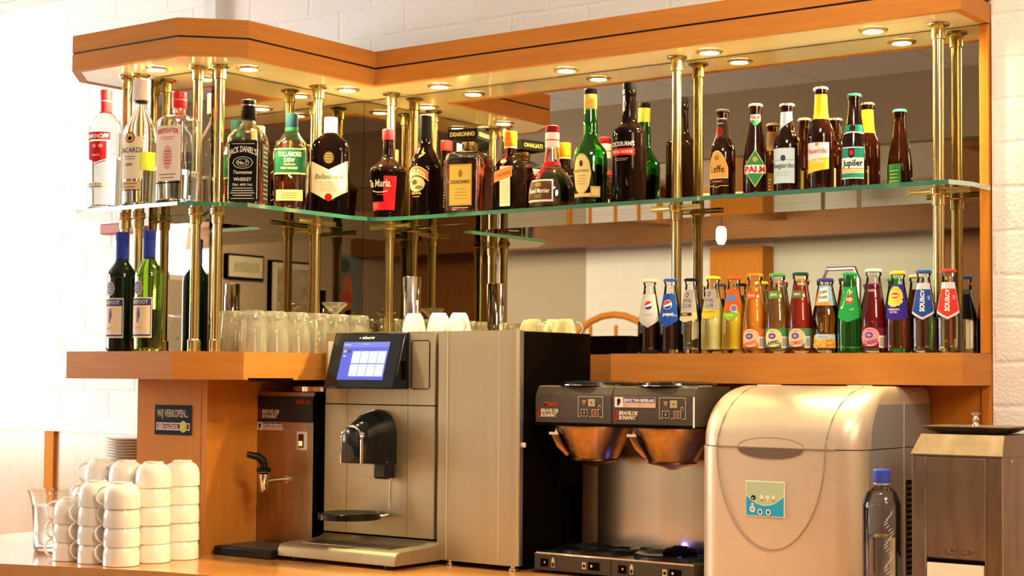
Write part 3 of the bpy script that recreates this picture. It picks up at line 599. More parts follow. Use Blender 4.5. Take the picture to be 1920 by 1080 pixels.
# ------------------------------------------------------------------ room shell
def brick_mat():
    mt, n, l, b = newmat('white_painted_brick')
    tc = n.new('ShaderNodeTexCoord'); sp = n.new('ShaderNodeSeparateXYZ'); cb = n.new('ShaderNodeCombineXYZ')
    l.new(tc.outputs['Object'], sp.inputs[0]); l.new(sp.outputs['X'], cb.inputs['X']); l.new(sp.outputs['Z'], cb.inputs['Y'])
    mp = n.new('ShaderNodeMapping'); mp.inputs['Location'].default_value = (.06, .0135, 0); l.new(cb.outputs[0], mp.inputs[0])
    wv = n.new('ShaderNodeTexNoise'); wv.inputs['Scale'].default_value = 9; l.new(tc.outputs['Object'], wv.inputs['Vector'])
    mixv = n.new('ShaderNodeMix'); mixv.data_type = 'VECTOR'; mixv.inputs[0].default_value = .012
    l.new(mp.outputs[0], mixv.inputs[4]); l.new(wv.outputs['Color'], mixv.inputs[5])
    br = n.new('ShaderNodeTexBrick'); br.inputs['Scale'].default_value = 1; br.inputs['Brick Width'].default_value = .25; br.inputs['Row Height'].default_value = .0935
    br.inputs['Mortar Size'].default_value = .009; br.inputs['Mortar Smooth'].default_value = 1
    br.inputs['Color1'].default_value = (.88, .84, .80, 1); br.inputs['Color2'].default_value = (.84, .80, .76, 1); br.inputs['Mortar'].default_value = (.86, .83, .79, 1)
    l.new(mixv.outputs[1], br.inputs['Vector']); l.new(br.outputs['Color'], b.inputs['Base Color'])
    ns = n.new('ShaderNodeTexNoise'); ns.inputs['Scale'].default_value = 130; ns.inputs['Detail'].default_value = 4; l.new(tc.outputs['Object'], ns.inputs['Vector'])
    ns2 = n.new('ShaderNodeTexNoise'); ns2.inputs['Scale'].default_value = 12; l.new(tc.outputs['Object'], ns2.inputs['Vector'])
    inv = n.new('ShaderNodeMath'); inv.operation = 'MULTIPLY_ADD'; inv.inputs[1].default_value = -.6; l.new(br.outputs['Fac'], inv.inputs[0])
    ad = n.new('ShaderNodeMath'); ad.operation = 'MULTIPLY_ADD'; ad.inputs[1].default_value = .8; l.new(ns.outputs['Fac'], ad.inputs[0]); l.new(ns2.outputs['Fac'], ad.inputs[2]); l.new(ad.outputs[0], inv.inputs[2])
    bump(n, l, b, inv.outputs[0], .8, .0045); b.inputs['Roughness'].default_value = .75
    return mt
BRICK = brick_mat()
def tile_mat():
    mt, n, l, b = newmat('white_ceiling_tiles'); mp = texcoord(n, l, (1, 1, 1)); br = n.new('ShaderNodeTexBrick'); br.offset = 0
    br.inputs['Scale'].default_value = 1; br.inputs['Brick Width'].default_value = .6; br.inputs['Row Height'].default_value = .6; br.inputs['Mortar Size'].default_value = .004
    br.inputs['Color1'].default_value = (.8, .79, .76, 1); br.inputs['Color2'].default_value = (.78, .77, .74, 1); br.inputs['Mortar'].default_value = (.5, .48, .45, 1)
    l.new(mp.outputs[0], br.inputs['Vector']); l.new(br.outputs['Color'], b.inputs['Base Color']); b.inputs['Roughness'].default_value = .8
    return mt
TILE = tile_mat()
FLOOR = mat('brown_floor', (.16, .10, .06), .4)
OUT = mat('outdoor_bright', (.8, .85, .9), .8, emit=(.93, .97, 1), es=3.0)
def room():
    struct(MB().box(-5.6, 5.2, -6.2, .22, -1.50, -1.42, FLOOR).build('floor'))
    struct(MB().box(-3.2, 5.2, .10, .22, -1.42, 1.22, BRICK).build('wall_back'))
    struct(MB().box(1.832, 5.0, -.002, .10, -1.42, 1.22, BRICK).build('wall_back_right'))
    struct(MB().box(5.0, 5.2, -6.2, .10, -1.42, 1.22, TANWALL).build('wall_right'))
    # left wall beside the bar, with the big window
    w1 = MB(); w1.box(-3.35, -3.2, -2.9, -2.55, -1.42, 1.22, TANWALL); w1.box(-3.35, -3.2, -.15, .22, -1.42, 1.22, TANWALL); w1.box(-3.35, -3.2, -2.55, -.15, -1.42, -.45, TANWALL); w1.box(-3.35, -3.2, -2.55, -.15, .95, 1.22, TANWALL)
    w1.box(-5.6, -3.35, -2.9, -2.8, -1.42, 1.22, TANWALL); struct(w1.build('wall_left'))
    w2 = MB(); w2.box(-5.75, -5.6, -5.1, -2.9, -1.42, .95, TANWALL); w2.box(-5.75, -5.6, -6.2, -5.6, -1.42, .95, TANWALL); w2.box(-5.75, -5.6, -5.6, -5.1, -1.42, .6, TANWALL); struct(w2.build('wall_left_far'))
    wf = MB(); wf.box(-5.6, -3.35, -6.2, -6.0, -1.42, .95, TANWALL); wf.box(-3.35, -1.875, -6.2, -6.0, -1.42, .95, BRICK); wf.box(-1.875, -.75, -6.2, -6.0, -1.42, .95, mat('pale_plaster', (.62, .60, .50), .7)); wf.box(-.75, 5.2, -6.2, -6.0, -1.42, .95, WOODD)
    struct(wf.build('wall_front'))
    c = MB(); c.box(-5.6, 5.2, -2.9, .22, 1.22, 1.30, TILE); struct(c.build('ceiling'))
    c = MB(); c.box(-5.6, 5.2, -6.2, -2.96, .95, 1.30, mat('warm_wood_ceiling', (.52, .30, .13), .35, coat=.3)); struct(c.build('ceiling_lower'))
    struct(MB().box(-5.6, 5.2, -2.96, -2.9, .93, 1.22, GREYWALL).build('trim_1'))
    t = MB(); t.box(-3.2, 1.80, .078, .10, -.26, -.237, WOODP); 
    struct(MB().box(-3.2, -.30, .070, .10, -.25, -.232, mat('pale_rail', (.80, .70, .60), .3)).build('trim_2'))
    struct(MB().box(-3.2, -.30, .085, .10, -1.40, -.25, WOODP).build('trim_3', bevel=.001))
    struct(MB().box(-1.503, -1.455, .072, .10, -1.40, -.25, WOODV).build('trim_4'))
    struct(MB().box(-.74, -.685, .06, .10, -.2, 1.22, mat('white_conduit', (.72, .71, .68), .5)).build('trim_5'))
    tag(MB().box(-1.235, -1.03, .070, .10, .402, .438, mat('faded_red_wood', (.36, .10, .07), .5)).build('wall_rail', bevel=.006), 'small red-brown rounded wooden rail on the white brick wall', 'coat rail')
    # windows
    for i, (x, y0, y1, z0, z1) in enumerate(((-3.28, -2.55, -.15, -.45, .95), (-5.68, -5.6, -5.1, .6, .95))):
        f = MB(); d = .04
        f.box(x-.03, x+.03, y0, y1, z0, z0+d, WHITEP); f.box(x-.03, x+.03, y0, y1, z1-d, z1, WHITEP)
        for yy in ((y0, y0+d), (y1-d, y1), ((y0+y1)/2-d/2, (y0+y1)/2+d/2)): f.box(x-.03, x+.03, yy[0], yy[1], z0, z1, WHITEP)
        fr = struct(f.build('window_%d' % (i+1))); MB().box(x-.004, x+.004, y0+d, y1-d, z0+d, z1-d, OUT).build('pane', fr)
    # beam and pillar of the far side of the room
    be = MB(); be.box(-5.6, 5.0, -5.46, -5.36, .80, .95, wood('dark_beam', (.13, .055, .018), (.18, .075, .025), (2, 2, 14))); struct(be.build('trim_6'))
    be = MB()
    for x in (-2.3, -1.55, .6, 2.4): be.box(x, x+.10, -6.0, -2.96, .90, .95, WOODD)
    struct(be.build('trim_7'))
    tag(MB().box(-2.26, -1.87, -6.0, -5.85, -1.42, .80, WOODV).build('wooden_pillar_far'), 'orange wooden pillar seen only in the mirror, against pale brick', 'pillar').name = 'wooden_column'
    # pendant lamps reflected in the mirror
    for x, y, lb in ((-1.72, -5.05, 'small glowing pendant lamp reflected between the two right-hand poles'), (.12, -5.05, 'small glowing pendant lamp reflected beside the rightmost pole')):
        e = thing('pendant_lamp', lb, 'lamp', (x, y, .80)); MB().lathe([(.016, -.055), (.028, -.03), (.028, .03), (.018, .045)], mat('lamp_glow', (1, .9, .7), .4, emit=(1, .85, .5), es=45), seg=20).build('lamp_shade', e)
        MB().tube([(0, 0, .05), (0, 0, .15)], .004, BLACK).build('cord', e)
    # pictures on the right wall (seen in the left mirror)
    G1 = wood('picture_print', (.50, .52, .38), (.36, .38, .26), (5, 5, 5), .6, 0); G2 = wood('picture_print_brown', (.52, .50, .38), (.30, .20, .12), (4, 4, 4), .6, 0)
    def pic(y0, y1, z0, z1, m2, lb, fr=BLACKM):
        e = thing('framed_picture', lb, 'picture', (4.99, (y0+y1)/2, (z0+z1)/2)); e.location = (0, 0, 0)
        MB().box(4.965, 5.0, y0, y1, z0, z1, fr).build('frame', e); MB().box(4.958, 4.964, y0+.015, y1-.015, z0+.015, z1-.015, ink('CFCBB0')).build('mount', e); MB().box(4.950, 4.957, y0+.055, y1-.055, z0+.055, z1-.055, m2).build('print', e)
    pic(-4.455, -4.118, .585, .755, G1, 'small framed landscape print reflected in the left mirror, left one')
    pic(-4.926, -4.522, .10, .735, G2, 'larger framed print reflected in the left mirror behind the poles')
    a = MB(); a.box(4.98, 5.0, -5.436, -5.19, .05, .82, ink('7A8C90')); pr = Print(plane_surf((4.979, -5.31, .4), (0, 1, 0), (0, 0, 1), (-1, 0, 0)))
    pr.ell(.0, .12, .055, .16, ink('C87848'), 1); pr.ell(.02, .10, .07, .05, ink('C05848'), 2); pr.ell(-.02, -.10, .09, .12, ink('C88C50'), 1); pr.ell(.03, .34, .05, .05, ink('4A6468'), 1)
    for i, f in enumerate(pr.f): pass
    b0 = len(a.v); a.v += pr.v
    for f, k in zip(pr.f, pr.m): a.f.append(tuple(b0+q for q in f)); a.m.append(a.mi(pr.slots[k]))
    tag(a.build('poster', smooth=0), 'colourful grey, orange and red poster reflected left of the mirror seam', 'poster')
    # bentwood chair far behind, seen over the ledge in the mirror
    e = thing('bentwood_chair', 'light bentwood chair back reflected above the ledge, left of the cola bottles', 'chair', (-2.72, -5.4, -1.42))
    pts = [(.36*cos(pi-t*pi/12)*1.0, 0, 1.45+.32*sin(t*pi/12)) for t in range(13)]
    MB().tube(pts, .022, WOODV, 10).build('back_rail', e)
    for sx in (-.36, .36): MB().tube([(sx, 0, 1.45), (sx*.9, .02, 0)], .02, WOODV).build('leg', e)
    for sx in (-.18, .02, .2): MB().tube([(sx, 0, 1.70), (sx, .02, .9)], .012, WOODV).build('back_slat', e)
    MB().box(-.34, .34, .0, .42, .86, .90, WOODV).build('seat', e, bevel=.01)
    for sx in (-.3, .3): MB().tube([(sx, .40, .88), (sx, .42, 0)], .02, WOODV).build('leg', e)
    e = thing('steel_chair', 'tubular steel chair back reflected behind the soft drink bottles', 'chair', (-1.2, -5.6, -1.42))
    MB().tube([(-.12, 0, 0), (-.12, 0, 1.96), (-.09, 0, 2.03), (.09, 0, 2.03), (.12, 0, 1.96), (.12, 0, 0)], .014, CHROME).build('back_frame', e)
    MB().box(-.12, .12, .0, .3, 1.3, 1.34, BLACKM).build('seat', e)
    # potted plant by the far window
    e = thing('potted_plant', 'blurred yellow-flowered plant reflected behind the wine bottles', 'plant', (-4.6, -4.9, -1.42))
    MB().lathe([(.12, 0), (.17, .3), (.19, .9)], mat('grey_pot', (.12, .11, .10), .6)).build('pot', e)
    lf = MB(); fl = MB()
    for i in range(150):
        a = random.uniform(0, 2*pi); rr = random.uniform(.02, .34); z = .9+random.uniform(.0, .85); p = Vector((rr*cos(a), rr*sin(a), z)); d = Vector((cos(a+1), sin(a+1), random.uniform(-.4, .8)))*.12; s_ = Vector((-sin(a), cos(a), .2))*.03
        lf.add([p-s_*.2, p+d*.5-s_, p+d, p+d*.5+s_], [(0, 1, 2, 3)], mat('plant_leaf', (.09, .085, .06), .5))
        if i % 5 == 0: fl.lathe([(.001, -.03), (.035, 0), (.001, .03)], mat('yellow_petal', (.75, .55, .12), .6), p.x, p.y, z, 8)
    lf.build('leaves', e, 0); fl.build('flowers', e, 30)
room()

# ------------------------------------------------------------------ bar display
A, B_, CC, K, W2, K2, XR = .193, .173, .635, .12, .325, .11, 1.83
def outline(ins=0, xr=XR, yb=0.0, left_back=.10):
    a = A-ins; b = B_-ins; i = ins*.42
    return [(xr-ins, yb), (xr-ins, -b), (a, -b), (a, -CC-i), (A-K-i, -CC-K+ins), (-W2+i, -CC-K+ins), (-W2-K2+ins, -CC-K+K2+i), (-W2-K2+ins, left_back), (0, left_back), (0, yb)]
OUTL = outline()
# mirrors and the wood-clad core they are fixed to
struct(MB().box(0.0, 1.806, -.002, .006, .001, .7195, MIRROR).build('trim_8')).name = 'trim_8'
bpy.data.objects['trim_8'].name = 'mirror_back'
o = bpy.data.objects['mirror_back']; del o['kind']; tag(o, 'long bronze-tinted mirror behind the bottles on the right', 'mirror')
L = .572
tag(MB().box(-.006, .0, -L+.002, -.003, .001, .7195, MIRROR).build('mirror_side'), 'bronze-tinted mirror on the inner side of the left arm', 'mirror').name = 'side_mirror'
tag(MB().box(-.231, -.001, -L-.004, -L, .001, .7195, MIRROR).build('mirror_end'), 'narrow bronze-tinted mirror on the front end of the left arm', 'mirror').name = 'end_mirror'
bpy.data.objects['mirror_back'].name = 'back_mirror'
tag(MB().box(-.229, -.008, -L+.002, .095, .0, .72, BLACKM).build('mirror_core'), 'dark core behind the two mirrors of the left arm, from ledge to canopy', 'column')
e = thing('wooden_pillar', 'orange beech pillar under the left end of the ledge', 'pillar')
MB().box(-.252, .0, -L-.012, .09, -.508, -.0688, WOODV).build('body', e)
MB().box(.0, .012, -L-.012, -L+.004, -.508, -.0688, WOODV).build('corner_strip', e)
MB().box(-.0105, -.0095, -L-.0125, -L-.012, -.508, -.0690, WOODD).build('joint_line', e)
MB().box(.0005, .006, -L+.004, -.002, -.508, -.0688, WOODV).build('side_panel', e)
tag(MB().box(.008, XR-.022, -.004, .098, -.508, -.0688, WOODV).build('splashback'), 'orange beech back panel between counter and ledge', 'panel')
e = thing('upright_trim', 'beech upright post framing the right end of the mirror', 'trim')
MB().box(1.808, 1.829, -.012, .098, .001, .7185, WOODV).build('upper_post', e, bevel=.001); MB().box(1.809, 1.830, -.010, .098, -.508, -.0690, WOODV).build('lower_post', e, bevel=.001)

# canopy
e = thing('canopy', 'L-shaped beech canopy with black groove above the bottle display', 'canopy')
HT = .0916; P0 = OUTL; GZ = H+.046
rim = MB()
ins = outline(.020)
n = len(P0)
def wallring(poly_o, poly_i, z0, z1, mt, mb):     # fascia board following the outline, open at the wall
    for i in list(range(1, 7)):
        a, b = poly_o[i], poly_o[i+1]; c, d = poly_i[i+1], poly_i[i]
        mb.add([(*a, z0), (*b, z0), (*c, z0), (*d, z0), (*a, z1), (*b, z1), (*c, z1), (*d, z1)], [(0, 1, 5, 4), (3, 2, 1, 0), (4, 5, 6, 7), (2, 3, 7, 6)], mt)
    a, b = poly_o[0], poly_o[1]; c, d = poly_i[1], poly_i[0]
    mb.add([(*a, z0), (*b, z0), (*c, z0), (*d, z0), (*a, z1), (*b, z1), (*c, z1), (*d, z1)], [(0, 1, 5, 4), (3, 2, 1, 0), (4, 5, 6, 7), (2, 3, 7, 6)], mt)
lo = MB(); wallring(P0, ins, H, GZ-.0025, WOOD, lo); lo.build('lower_fascia', e, 20)
hi = MB(); wallring(P0, ins, GZ+.0025, H+HT, WOOD, hi); hi.build('upper_fascia', e, 20)
gr = MB(); wallring(outline(.005), ins, GZ-.0025, GZ+.0025, GROOVE, gr); gr.build('groove', e, 20)
poly = outline(.0195); poly[0] = (poly[0][0], -.0); 
MB().prism(poly, H+.0015, H+.012, SOFFIT).build('soffit', e, 20)
MB().prism(outline(.0195), H+.014, H+HT-.004, GROOVE).build('top_board', e, 20)
# wooden ledge
led = MB()
zt, zb = 0, -.0684
lp = [(XR, .098), (XR, -B_), (.955, -B_), (.955, -.082), (A, -.082), (A, -CC), (A-K, -CC-K), (-W2, -CC-K), (-W2-K2, -CC-K+K2), (-W2-K2, .098)]
led.prism(lp, zb, zt, WOOD); tag(led.build('wooden_ledge', smooth=20, bevel=.0015), 'thick L-shaped beech ledge carrying the lower row of bottles and glasses', 'shelf')
# glass shelf
g_o = [(1.83, -.003), (1.825, -.10), (1.80, -.168), (.30, -.168), (.235, -.175), (.200, -.205), (.188, -.26), (.188, -CC+.01), (A-K-.004, -CC-K+.012), (-W2+.01, -CC-K+.012), (-W2-K2+.012, -CC-K+K2), (-W2-K2+.012, -.30), (-.237, -.30), (-.237, -L-.010), (.003, -L-.010), (.003, -.004)]
MBs = MB().prism(g_o, SH-.010, SH, SHELFG, SHELFE)
tag(MBs.build('glass_shelf', smooth=0), 'long green-edged glass shelf carrying spirits and beer bottles', 'shelf')

# poles
POLES = [(.049, -.593, 'brass pole nearest the corner where the two left mirrors meet', 0), (-.010, -.612, 'brass pole right behind the gin bottle', 0), (-.2196, -.620, 'brass pole behind the white rum bottle', 0), (-.2705, -.620, 'leftmost brass pole, between vodka and rum bottles', 0),
         (.053, -.244, 'brass pole behind the cream-label whisky bottle', 1), (.1445, -.051, 'brass pole beside the mirror corner, behind the red-capped liqueur', 2), (1.0644, -.053, 'brass pole between the port and the first beer', 2), (1.732, -.055, 'rightmost brass pole, next to the beech upright', 2)]
def pole(x, y, lb, ori):
    e = thing('brass_pole', lb, 'pole', (x, y, 0), group='brass poles of the bottle display'); r = .0122
    MB().lathe([(r, .0005), (r, SH-.012)], BRASS, seg=28).build('lower_tube', e); MB().lathe([(r, SH+.001), (r, H+.001)], BRASS, seg=28).build('upper_tube', e)
    MB().lathe([(r+.004, .0005), (r+.004, .030), (r+.002, .032), (r+.0005, .032)], BRASSD, seg=28).build('base_collar', e)
    MB().lathe([(r+.0005, H-.034), (r+.003, H-.032), (r+.003, H-.008), (r+.006, H-.005), (.0245, H-.003), (.0250, H+.0005)], BRASSD, seg=28).build('top_flange', e)
    MB().lathe([(r+.0005, SH-.042), (r+.0028, SH-.041), (r+.0028, SH-.020), (r+.0065, SH-.017), (r+.0065, SH-.0105)], BRASSD, seg=28).build('shelf_collar', e)
    br = MB()
    if ori == 2: br.box(-.07, .07, -.006, .006, SH-.0165, SH-.0105, BRASSD)
    elif ori == 1: br.box(-.006, .006, -.07, .07, SH-.0165, SH-.0105, BRASSD)
    else: br.box(-.021, .021, -.006, .006, SH-.0165, SH-.0105, BRASSD)
    br.build('shelf_bracket', e, bevel=.001)
for p_ in POLES: pole(*p_)
# downlights
for i, (x, y) in enumerate(LAMPS):
    nm = ['over the leftmost clear bottles', 'over the black-label whiskey', 'at the inner corner of the canopy', 'above the almond liqueur bottle', 'above the green bottle', 'above the first beers', 'above the last beers at right'][i]
    e = thing('downlight', 'small round recessed halogen downlight '+nm, 'light', (x, y, H)); 
    MB().lathe([(.021, -.001), (.023, -.004), (.031, -.003), (.034, .001)], mat('downlight_ring', (.75, .62, .38), .25, .8), cap0=False, cap1=False).build('trim_ring', e)
    MB().lathe([(.0005, -.0015), (.0215, -.0015), (.0215, .001)], LAMPM).build('lamp_lens', e)

# counter
cp = [(-.82, .09), (-.82, -1.205), (.189, -.881), (.9, -.80), (3.2, -.80), (3.2, -.004), (1.828, -.004), (1.828, .09)]
tag(MB().prism(cp, -.548, -.508, WOODC).build('bar_counter', bevel=.003), 'glossy orange-brown counter top under the machines and cups', 'counter')
tag(MB().prism([(-.78, .09), (-.78, -1.15), (.189, -.83), (.9, -.75), (3.2, -.75), (3.2, -.01), (1.826, -.01), (1.826, .09)], -1.42, -.5485, WOODV).build('counter_base'), 'beech counter body below the counter top', 'cabinet')

# sign on the pillar
pr = Print(plane_surf((-.113, -.5855, -.173), (1, 0, 0), (0, 0, 1), (0, -1, 0))); K0 = ink('100C0C')
pr.patch(-.069, .069, -.038, .038, K0); pr.text('WIJ VERKOPEN...', -.002, .008, .019, ink('C0A890'), w=.118, bold=.03)
pr.patch(-.063, .063, -.026, -.007, ink('E8C8C8'), 1); pr.patch(-.060, .060, -.023, -.010, ink('6A2830'), 2); pr.text('GEEN ALCOHOL', -.018, -.0215, .010, ink('F0C8C8'), w=.078, lay=4, bold=.03)
pr.ell(.040, -.0165, .0135, .0145, ink('D8D478'), 5); pr.ell(.040, -.0165, .0105, .0115, ink('D0C828'), 6); pr.text('18', .040, -.0205, .009, ink('E8C890'), lay=7)
tag(pr.build('notice_sign', smooth=0), 'small black sign reading WIJ VERKOPEN GEEN ALCOHOL on the pillar', 'sign')
tp = MB()
for i in range(16): tp.box(.1932+random.uniform(0, .0008), .1945, -.620+i*.0095, -.6095+i*.0095, -.0705-random.uniform(0, .003), -.064, BLACKM)
tag(tp.build('tape_strip', smooth=0), 'frayed strip of black tape along the ledge bottom edge', 'tape')

build_spirits(); build_beers(); build_sodas()

# ------------------------------------------------------------------ glasses on the ledge
def tumbler_mesh():
    h, r0, r1 = .105, .030, .037; pr = [(r1-.0004, 0), (r1, .001), (r1-.001, .03), (r0+.0015, .085), (r0+.001, .097), (r0-.001, .103), (r0-.005, .105), (.004, .1045), (.0005, .1045)]
    inn = [(.0005, .092), (r0-.006, .092), (r0-.0025, .086), (r1-.0035, .03), (r1-.0022, .001)]
    mb = MB(); seg = 30; rings_ = []
    for r, z in pr+inn:
        rings_.append([((r*(1+(.012*cos(10*2*pi*a/seg) if .02 < z < .1 and (r, z) in pr else 0)))*cos(2*pi*a/seg), (r*(1+(.012*cos(10*2*pi*a/seg) if .02 < z < .1 and (r, z) in pr else 0)))*sin(2*pi*a/seg), z) for a in range(seg)])
    rings_.append(rings_[0]); mb.rings(rings_, TUMG, False, False); return mb
TM = None
cnt = 0
ORD = ['nearest the front', 'second from the front', 'third from the front', 'fourth from the front', 'fifth from the front', 'sixth from the front', 'last before the corner']
for row, x in enumerate((.045, .128)):
    for i in range(7):
        y = -.533+i*.077+(.0 if row == 0 else -.012)
        if row == 0 and i == 4: y -= .003
        if row == 1 and i == 6: continue
        if row == 0 and (abs(y+.244) < .052): x_ = .0925-.008+.006
        else: x_ = x
        if row == 0 and abs(y+.244) < .052: continue
        if TM is None: o = tumbler_mesh().build('glass_tumbler', smooth=50); TM = o
        else: o = TM.copy(); COL.objects.link(o)
        o.location = (x_, y, 0); o.rotation_euler = (0, 0, random.random())
        tag(o, 'upturned clear glass tumbler, %s in the %s row on the ledge' % (ORD[i], 'mirror-side' if row == 0 else 'outer'), 'glass', 'upturned tumblers on the left arm of the ledge')
gb = MB()
gp = [(.031, 0), (.034, .02), (.030, .045), (.014, .060), (.0045, .066), (.004, .10), (.008, .108), (.034, .135), (.035, .139), (.0005, .140)]
gin_ = [(.0290, .001), (.0315, .02), (.0275, .044), (.010, .057), (.0005, .060)]
gb.lathe(gp, TUMG, seg=32, cap0=False); gb.lathe(gin_, TUMG, seg=32, cap0=False)
gb.lathe([(.029, .001), (.031, 0)], GLASS, seg=32, cap0=False, cap1=False)
gob = gb.build('stemmed_glass', smooth=50); gob.location = (.088, -.205, 0); tag(gob, 'upturned stemmed glass with its wide foot standing above the tumblers', 'glass')

# ------------------------------------------------------------------ cups
def cup_parts(r=.0425, h=.062, taper=False):
    body = MB(); prof = [(r-.0015, 0), (r, .001), (r, .012), (r-.0005, .030), (r-.003, .042), (r-.009, .052), (r-.016, .057), (r-.019, .058), (r-.019, h), (r-.022, h), (r-.023, h-.003), (.0005, h-.003)]
    prof = [(a, b*h/.062) for a, b in prof]
    if taper: prof = [(r-.0015, 0), (r, .001), (r-.001, .010), (r-.005, h*.55), (r-.0085, h*.82), (r-.012, h*.93), (r-.014, h), (r-.016, h), (r-.017, h-.003), (.0005, h-.003)]
    inn = [(.0005, h-.010), (r-.024 if not taper else r-.018, h-.011), (r-.008, h*.66), (r-.0038, .010), (r-.003, .001)]
    seg = 40; rs = [[(a*cos(2*pi*k/seg), a*sin(2*pi*k/seg), z) for k in range(seg)] for a, z in prof+inn]; rs.append(rs[0]); body.rings(rs, CHINA, False, False)
    hd = MB(); k = r/.0425; pts = []
    for i in range(13):
        t = i/12*pi; pts.append((r-.004*k+.024*k*sin(t), 0, h*.46+h*.36*cos(t)))
    rs = []
    for i, p in enumerate(pts):
        a = Vector(pts[max(0, i-1)]); b = Vector(pts[min(12, i+1)]); t = (b-a).normalized(); u = Vector((0, 1, 0)); v = t.cross(u)
        rs.append([Vector(p)+u*.0050*k*cos(2*pi*q/10)+v*.0028*k*sin(2*pi*q/10) for q in range(10)])
    hd.rings(rs, CHINA)
    return body, hd
CB = None
def cup(x, y, z, ang, lb, grp, proto={}, r=.0425, h=.062):
    e = thing('coffee_cup', lb, 'cup', (x, y, z), ang, grp); key = (r, h)
    if key not in proto:
        b, hnd = cup_parts(r, h, r < .04); ob = b.build('cup_body', e, 45); oh = hnd.build('handle', e, 60); proto[key] = (ob, oh)
    else:
        for q in proto[key]: c = q.copy(); COL.objects.link(c); c.parent = e
    return e
ZC = -.508
NUM = ['bottom', 'second from the bottom', 'third from the bottom', 'fourth from the bottom', 'top']
STK = [('leftmost front', -.186, -.835, 3, 215), ('second front from the left', -.093, -.835, 4, 212), ('front corner', .0, -.835, 4, 208), ('middle right, behind the corner', 0, -.742, 5, 178), ('rearmost right, against the pillar', 0, -.650, 5, 176), ('back row left', -.190, -.742, 5, 212), ('back row second', -.097, -.742, 5, 205)]
for nm, x, y, n_, a in STK:
    for i in range(n_):
        pos = 'top' if i == n_-1 else NUM[i]
        jx, jy = random.uniform(-.001, .001), random.uniform(-.001, .001)
        cup(x+jx+.026, y+jy-.024, ZC+.0005+i*.0446, R(a+random.uniform(-5, 5)), 'upturned white coffee cup, %s of the %s stack' % (pos, nm), 'stacked white cups on the counter')
for i, (x, y, a) in enumerate(((.405, -.25, -25), (.487, -.25, -25), (.540, -.235, -30), (.452, -.205, -20))):
    cup(x, y, .0525, R(a), 'small upturned white cup on the coffee machine, '+['leftmost', 'middle', 'rightmost', 'half hidden behind the left two'][i], 'espresso cups on the coffee machine', r=.031, h=.050)

# saucers
for i in range(13):
    o = MB().lathe([(.030, .0), (.032, .001), (.045, .004), (.070, .0105), (.0715, .012), (.069, .0125), (.045, .0065), (.030, .004), (.0005, .004)], CHINA, seg=40).build('saucer', smooth=45)
    o.location = (-.475, -.42, ZC+.17+i*.0078); tag(o, 'pale saucer number %s from the top of the pile left of the pillar' % ['thirteenth', 'twelfth', 'eleventh', 'tenth', 'ninth', 'eighth', 'seventh', 'sixth', 'fifth', 'fourth', 'third', 'second', 'first'][i], 'saucer', 'saucer pile left of the pillar'); o['label'] = o['label'].replace('number ', '')
tb = MB().lathe([(.075, 0), (.075, .16), (.07, .169)], mat('grey_green_stand', (.5, .5, .42), .5)).build('round_tin', smooth=40); tb.location = (-.475, -.42, ZC+.0005); tag(tb, 'round pale tin carrying the saucer pile behind the cups', 'tin')

# water beaker at the far left
e = thing('water_glass', 'large clear beaker of water left of the cup stacks', 'glass', (-.365, -.755, ZC+.0005)); e.scale = (1.08, 1.08, 1.0)
seg = 36; pr = [(.0005, 0), (.040, 0), (.043, .003), (.046, .06), (.050, .115), (.056, .145), (.0605, .155), (.0595, .1555), (.054, .145), (.047, .115), (.043, .06), (.040, .012), (.0005, .010)]
MB().lathe(pr, GLASS, seg=seg, cap0=True, cap1=True).build('glass_body', e, 50)
MB().lathe([(.0005, .0108), (.0392, .0128), (.0422, .06), (.0462, .115), (.0005, .1152)], WATER, seg=seg).build('water', e, 50)

# ------------------------------------------------------------------ chrome cylinder on the machine
e = thing('chrome_shaker', 'tall chrome cylinder behind the small cups on the coffee machine', 'canister', (.337, -.18, .0525))
MB().lathe([(.0225, 0), (.0235, .001), (.0235, .148), (.022, .150), (.0205, .150), (.0195, .146), (.0005, .146)], CHROME, seg=36).build('body', e)
pr = Print(lambda u, v, ee: Vector(((.0235+ee)*sin(u/.0235), -(.0235+ee)*cos(u/.0235), v))); pr.patch(.012, .020, .075, .088, ink('E8E0D8')); pr.xf(Matrix.Rotation(R(38), 4, 'Z')); pr.build('label_tag', e, 0)

# ------------------------------------------------------------------ coffee machine (left unit)
YF = -.385
e = thing('coffee_machine', 'champagne-metal coffee machine with tilted touch screen', 'coffee machine')
x0, x1, yb = .228, .588, -.085
b = MB(); b.box(x0+.001, x1, YF+.012, yb, -.494, .050, BLACKM); b.build('casing', e, bevel=.003)
b = MB(); b.box(x0, x1, YF, YF+.012, -.1275, .0515, MACH); b.build('upper_front_panel', e, bevel=.0015)
b = MB(); b.box(x0, x1, YF, YF+.012, -.448, -.1295, MACH); b.box(x0+.076, x0+.0768, YF-.0003, YF, -.448, -.1295, GREYP); b.box(.503, .5038, YF-.0003, YF, -.448, -.1295, GREYP); b.build('lower_front_panel', e, bevel=0)
MB().box(x0+.076, x0+.0765, YF-.0003, YF, -.1275, -.089, GREYP).build('panel_seam', e); MB().box(.503, .5036, YF-.0003, YF, -.1275, .0515, GREYP).build('panel_seam', e)
b = MB(); b.box(x0, x1, YF, yb, .0505, .052, MACH); b.build('top_panel', e)
# hatch outline
h = MB(); P = [(.519, .030), (.566, .030), (.571, .025), (.571, -.083), (.566, -.088), (.519, -.088), (.514, -.083), (.514, .025)]
h.tube([(p[0], YF-.0006, p[1]) for p in P], .0011, BLACKM, 6, True); h.build('service_hatch', e)
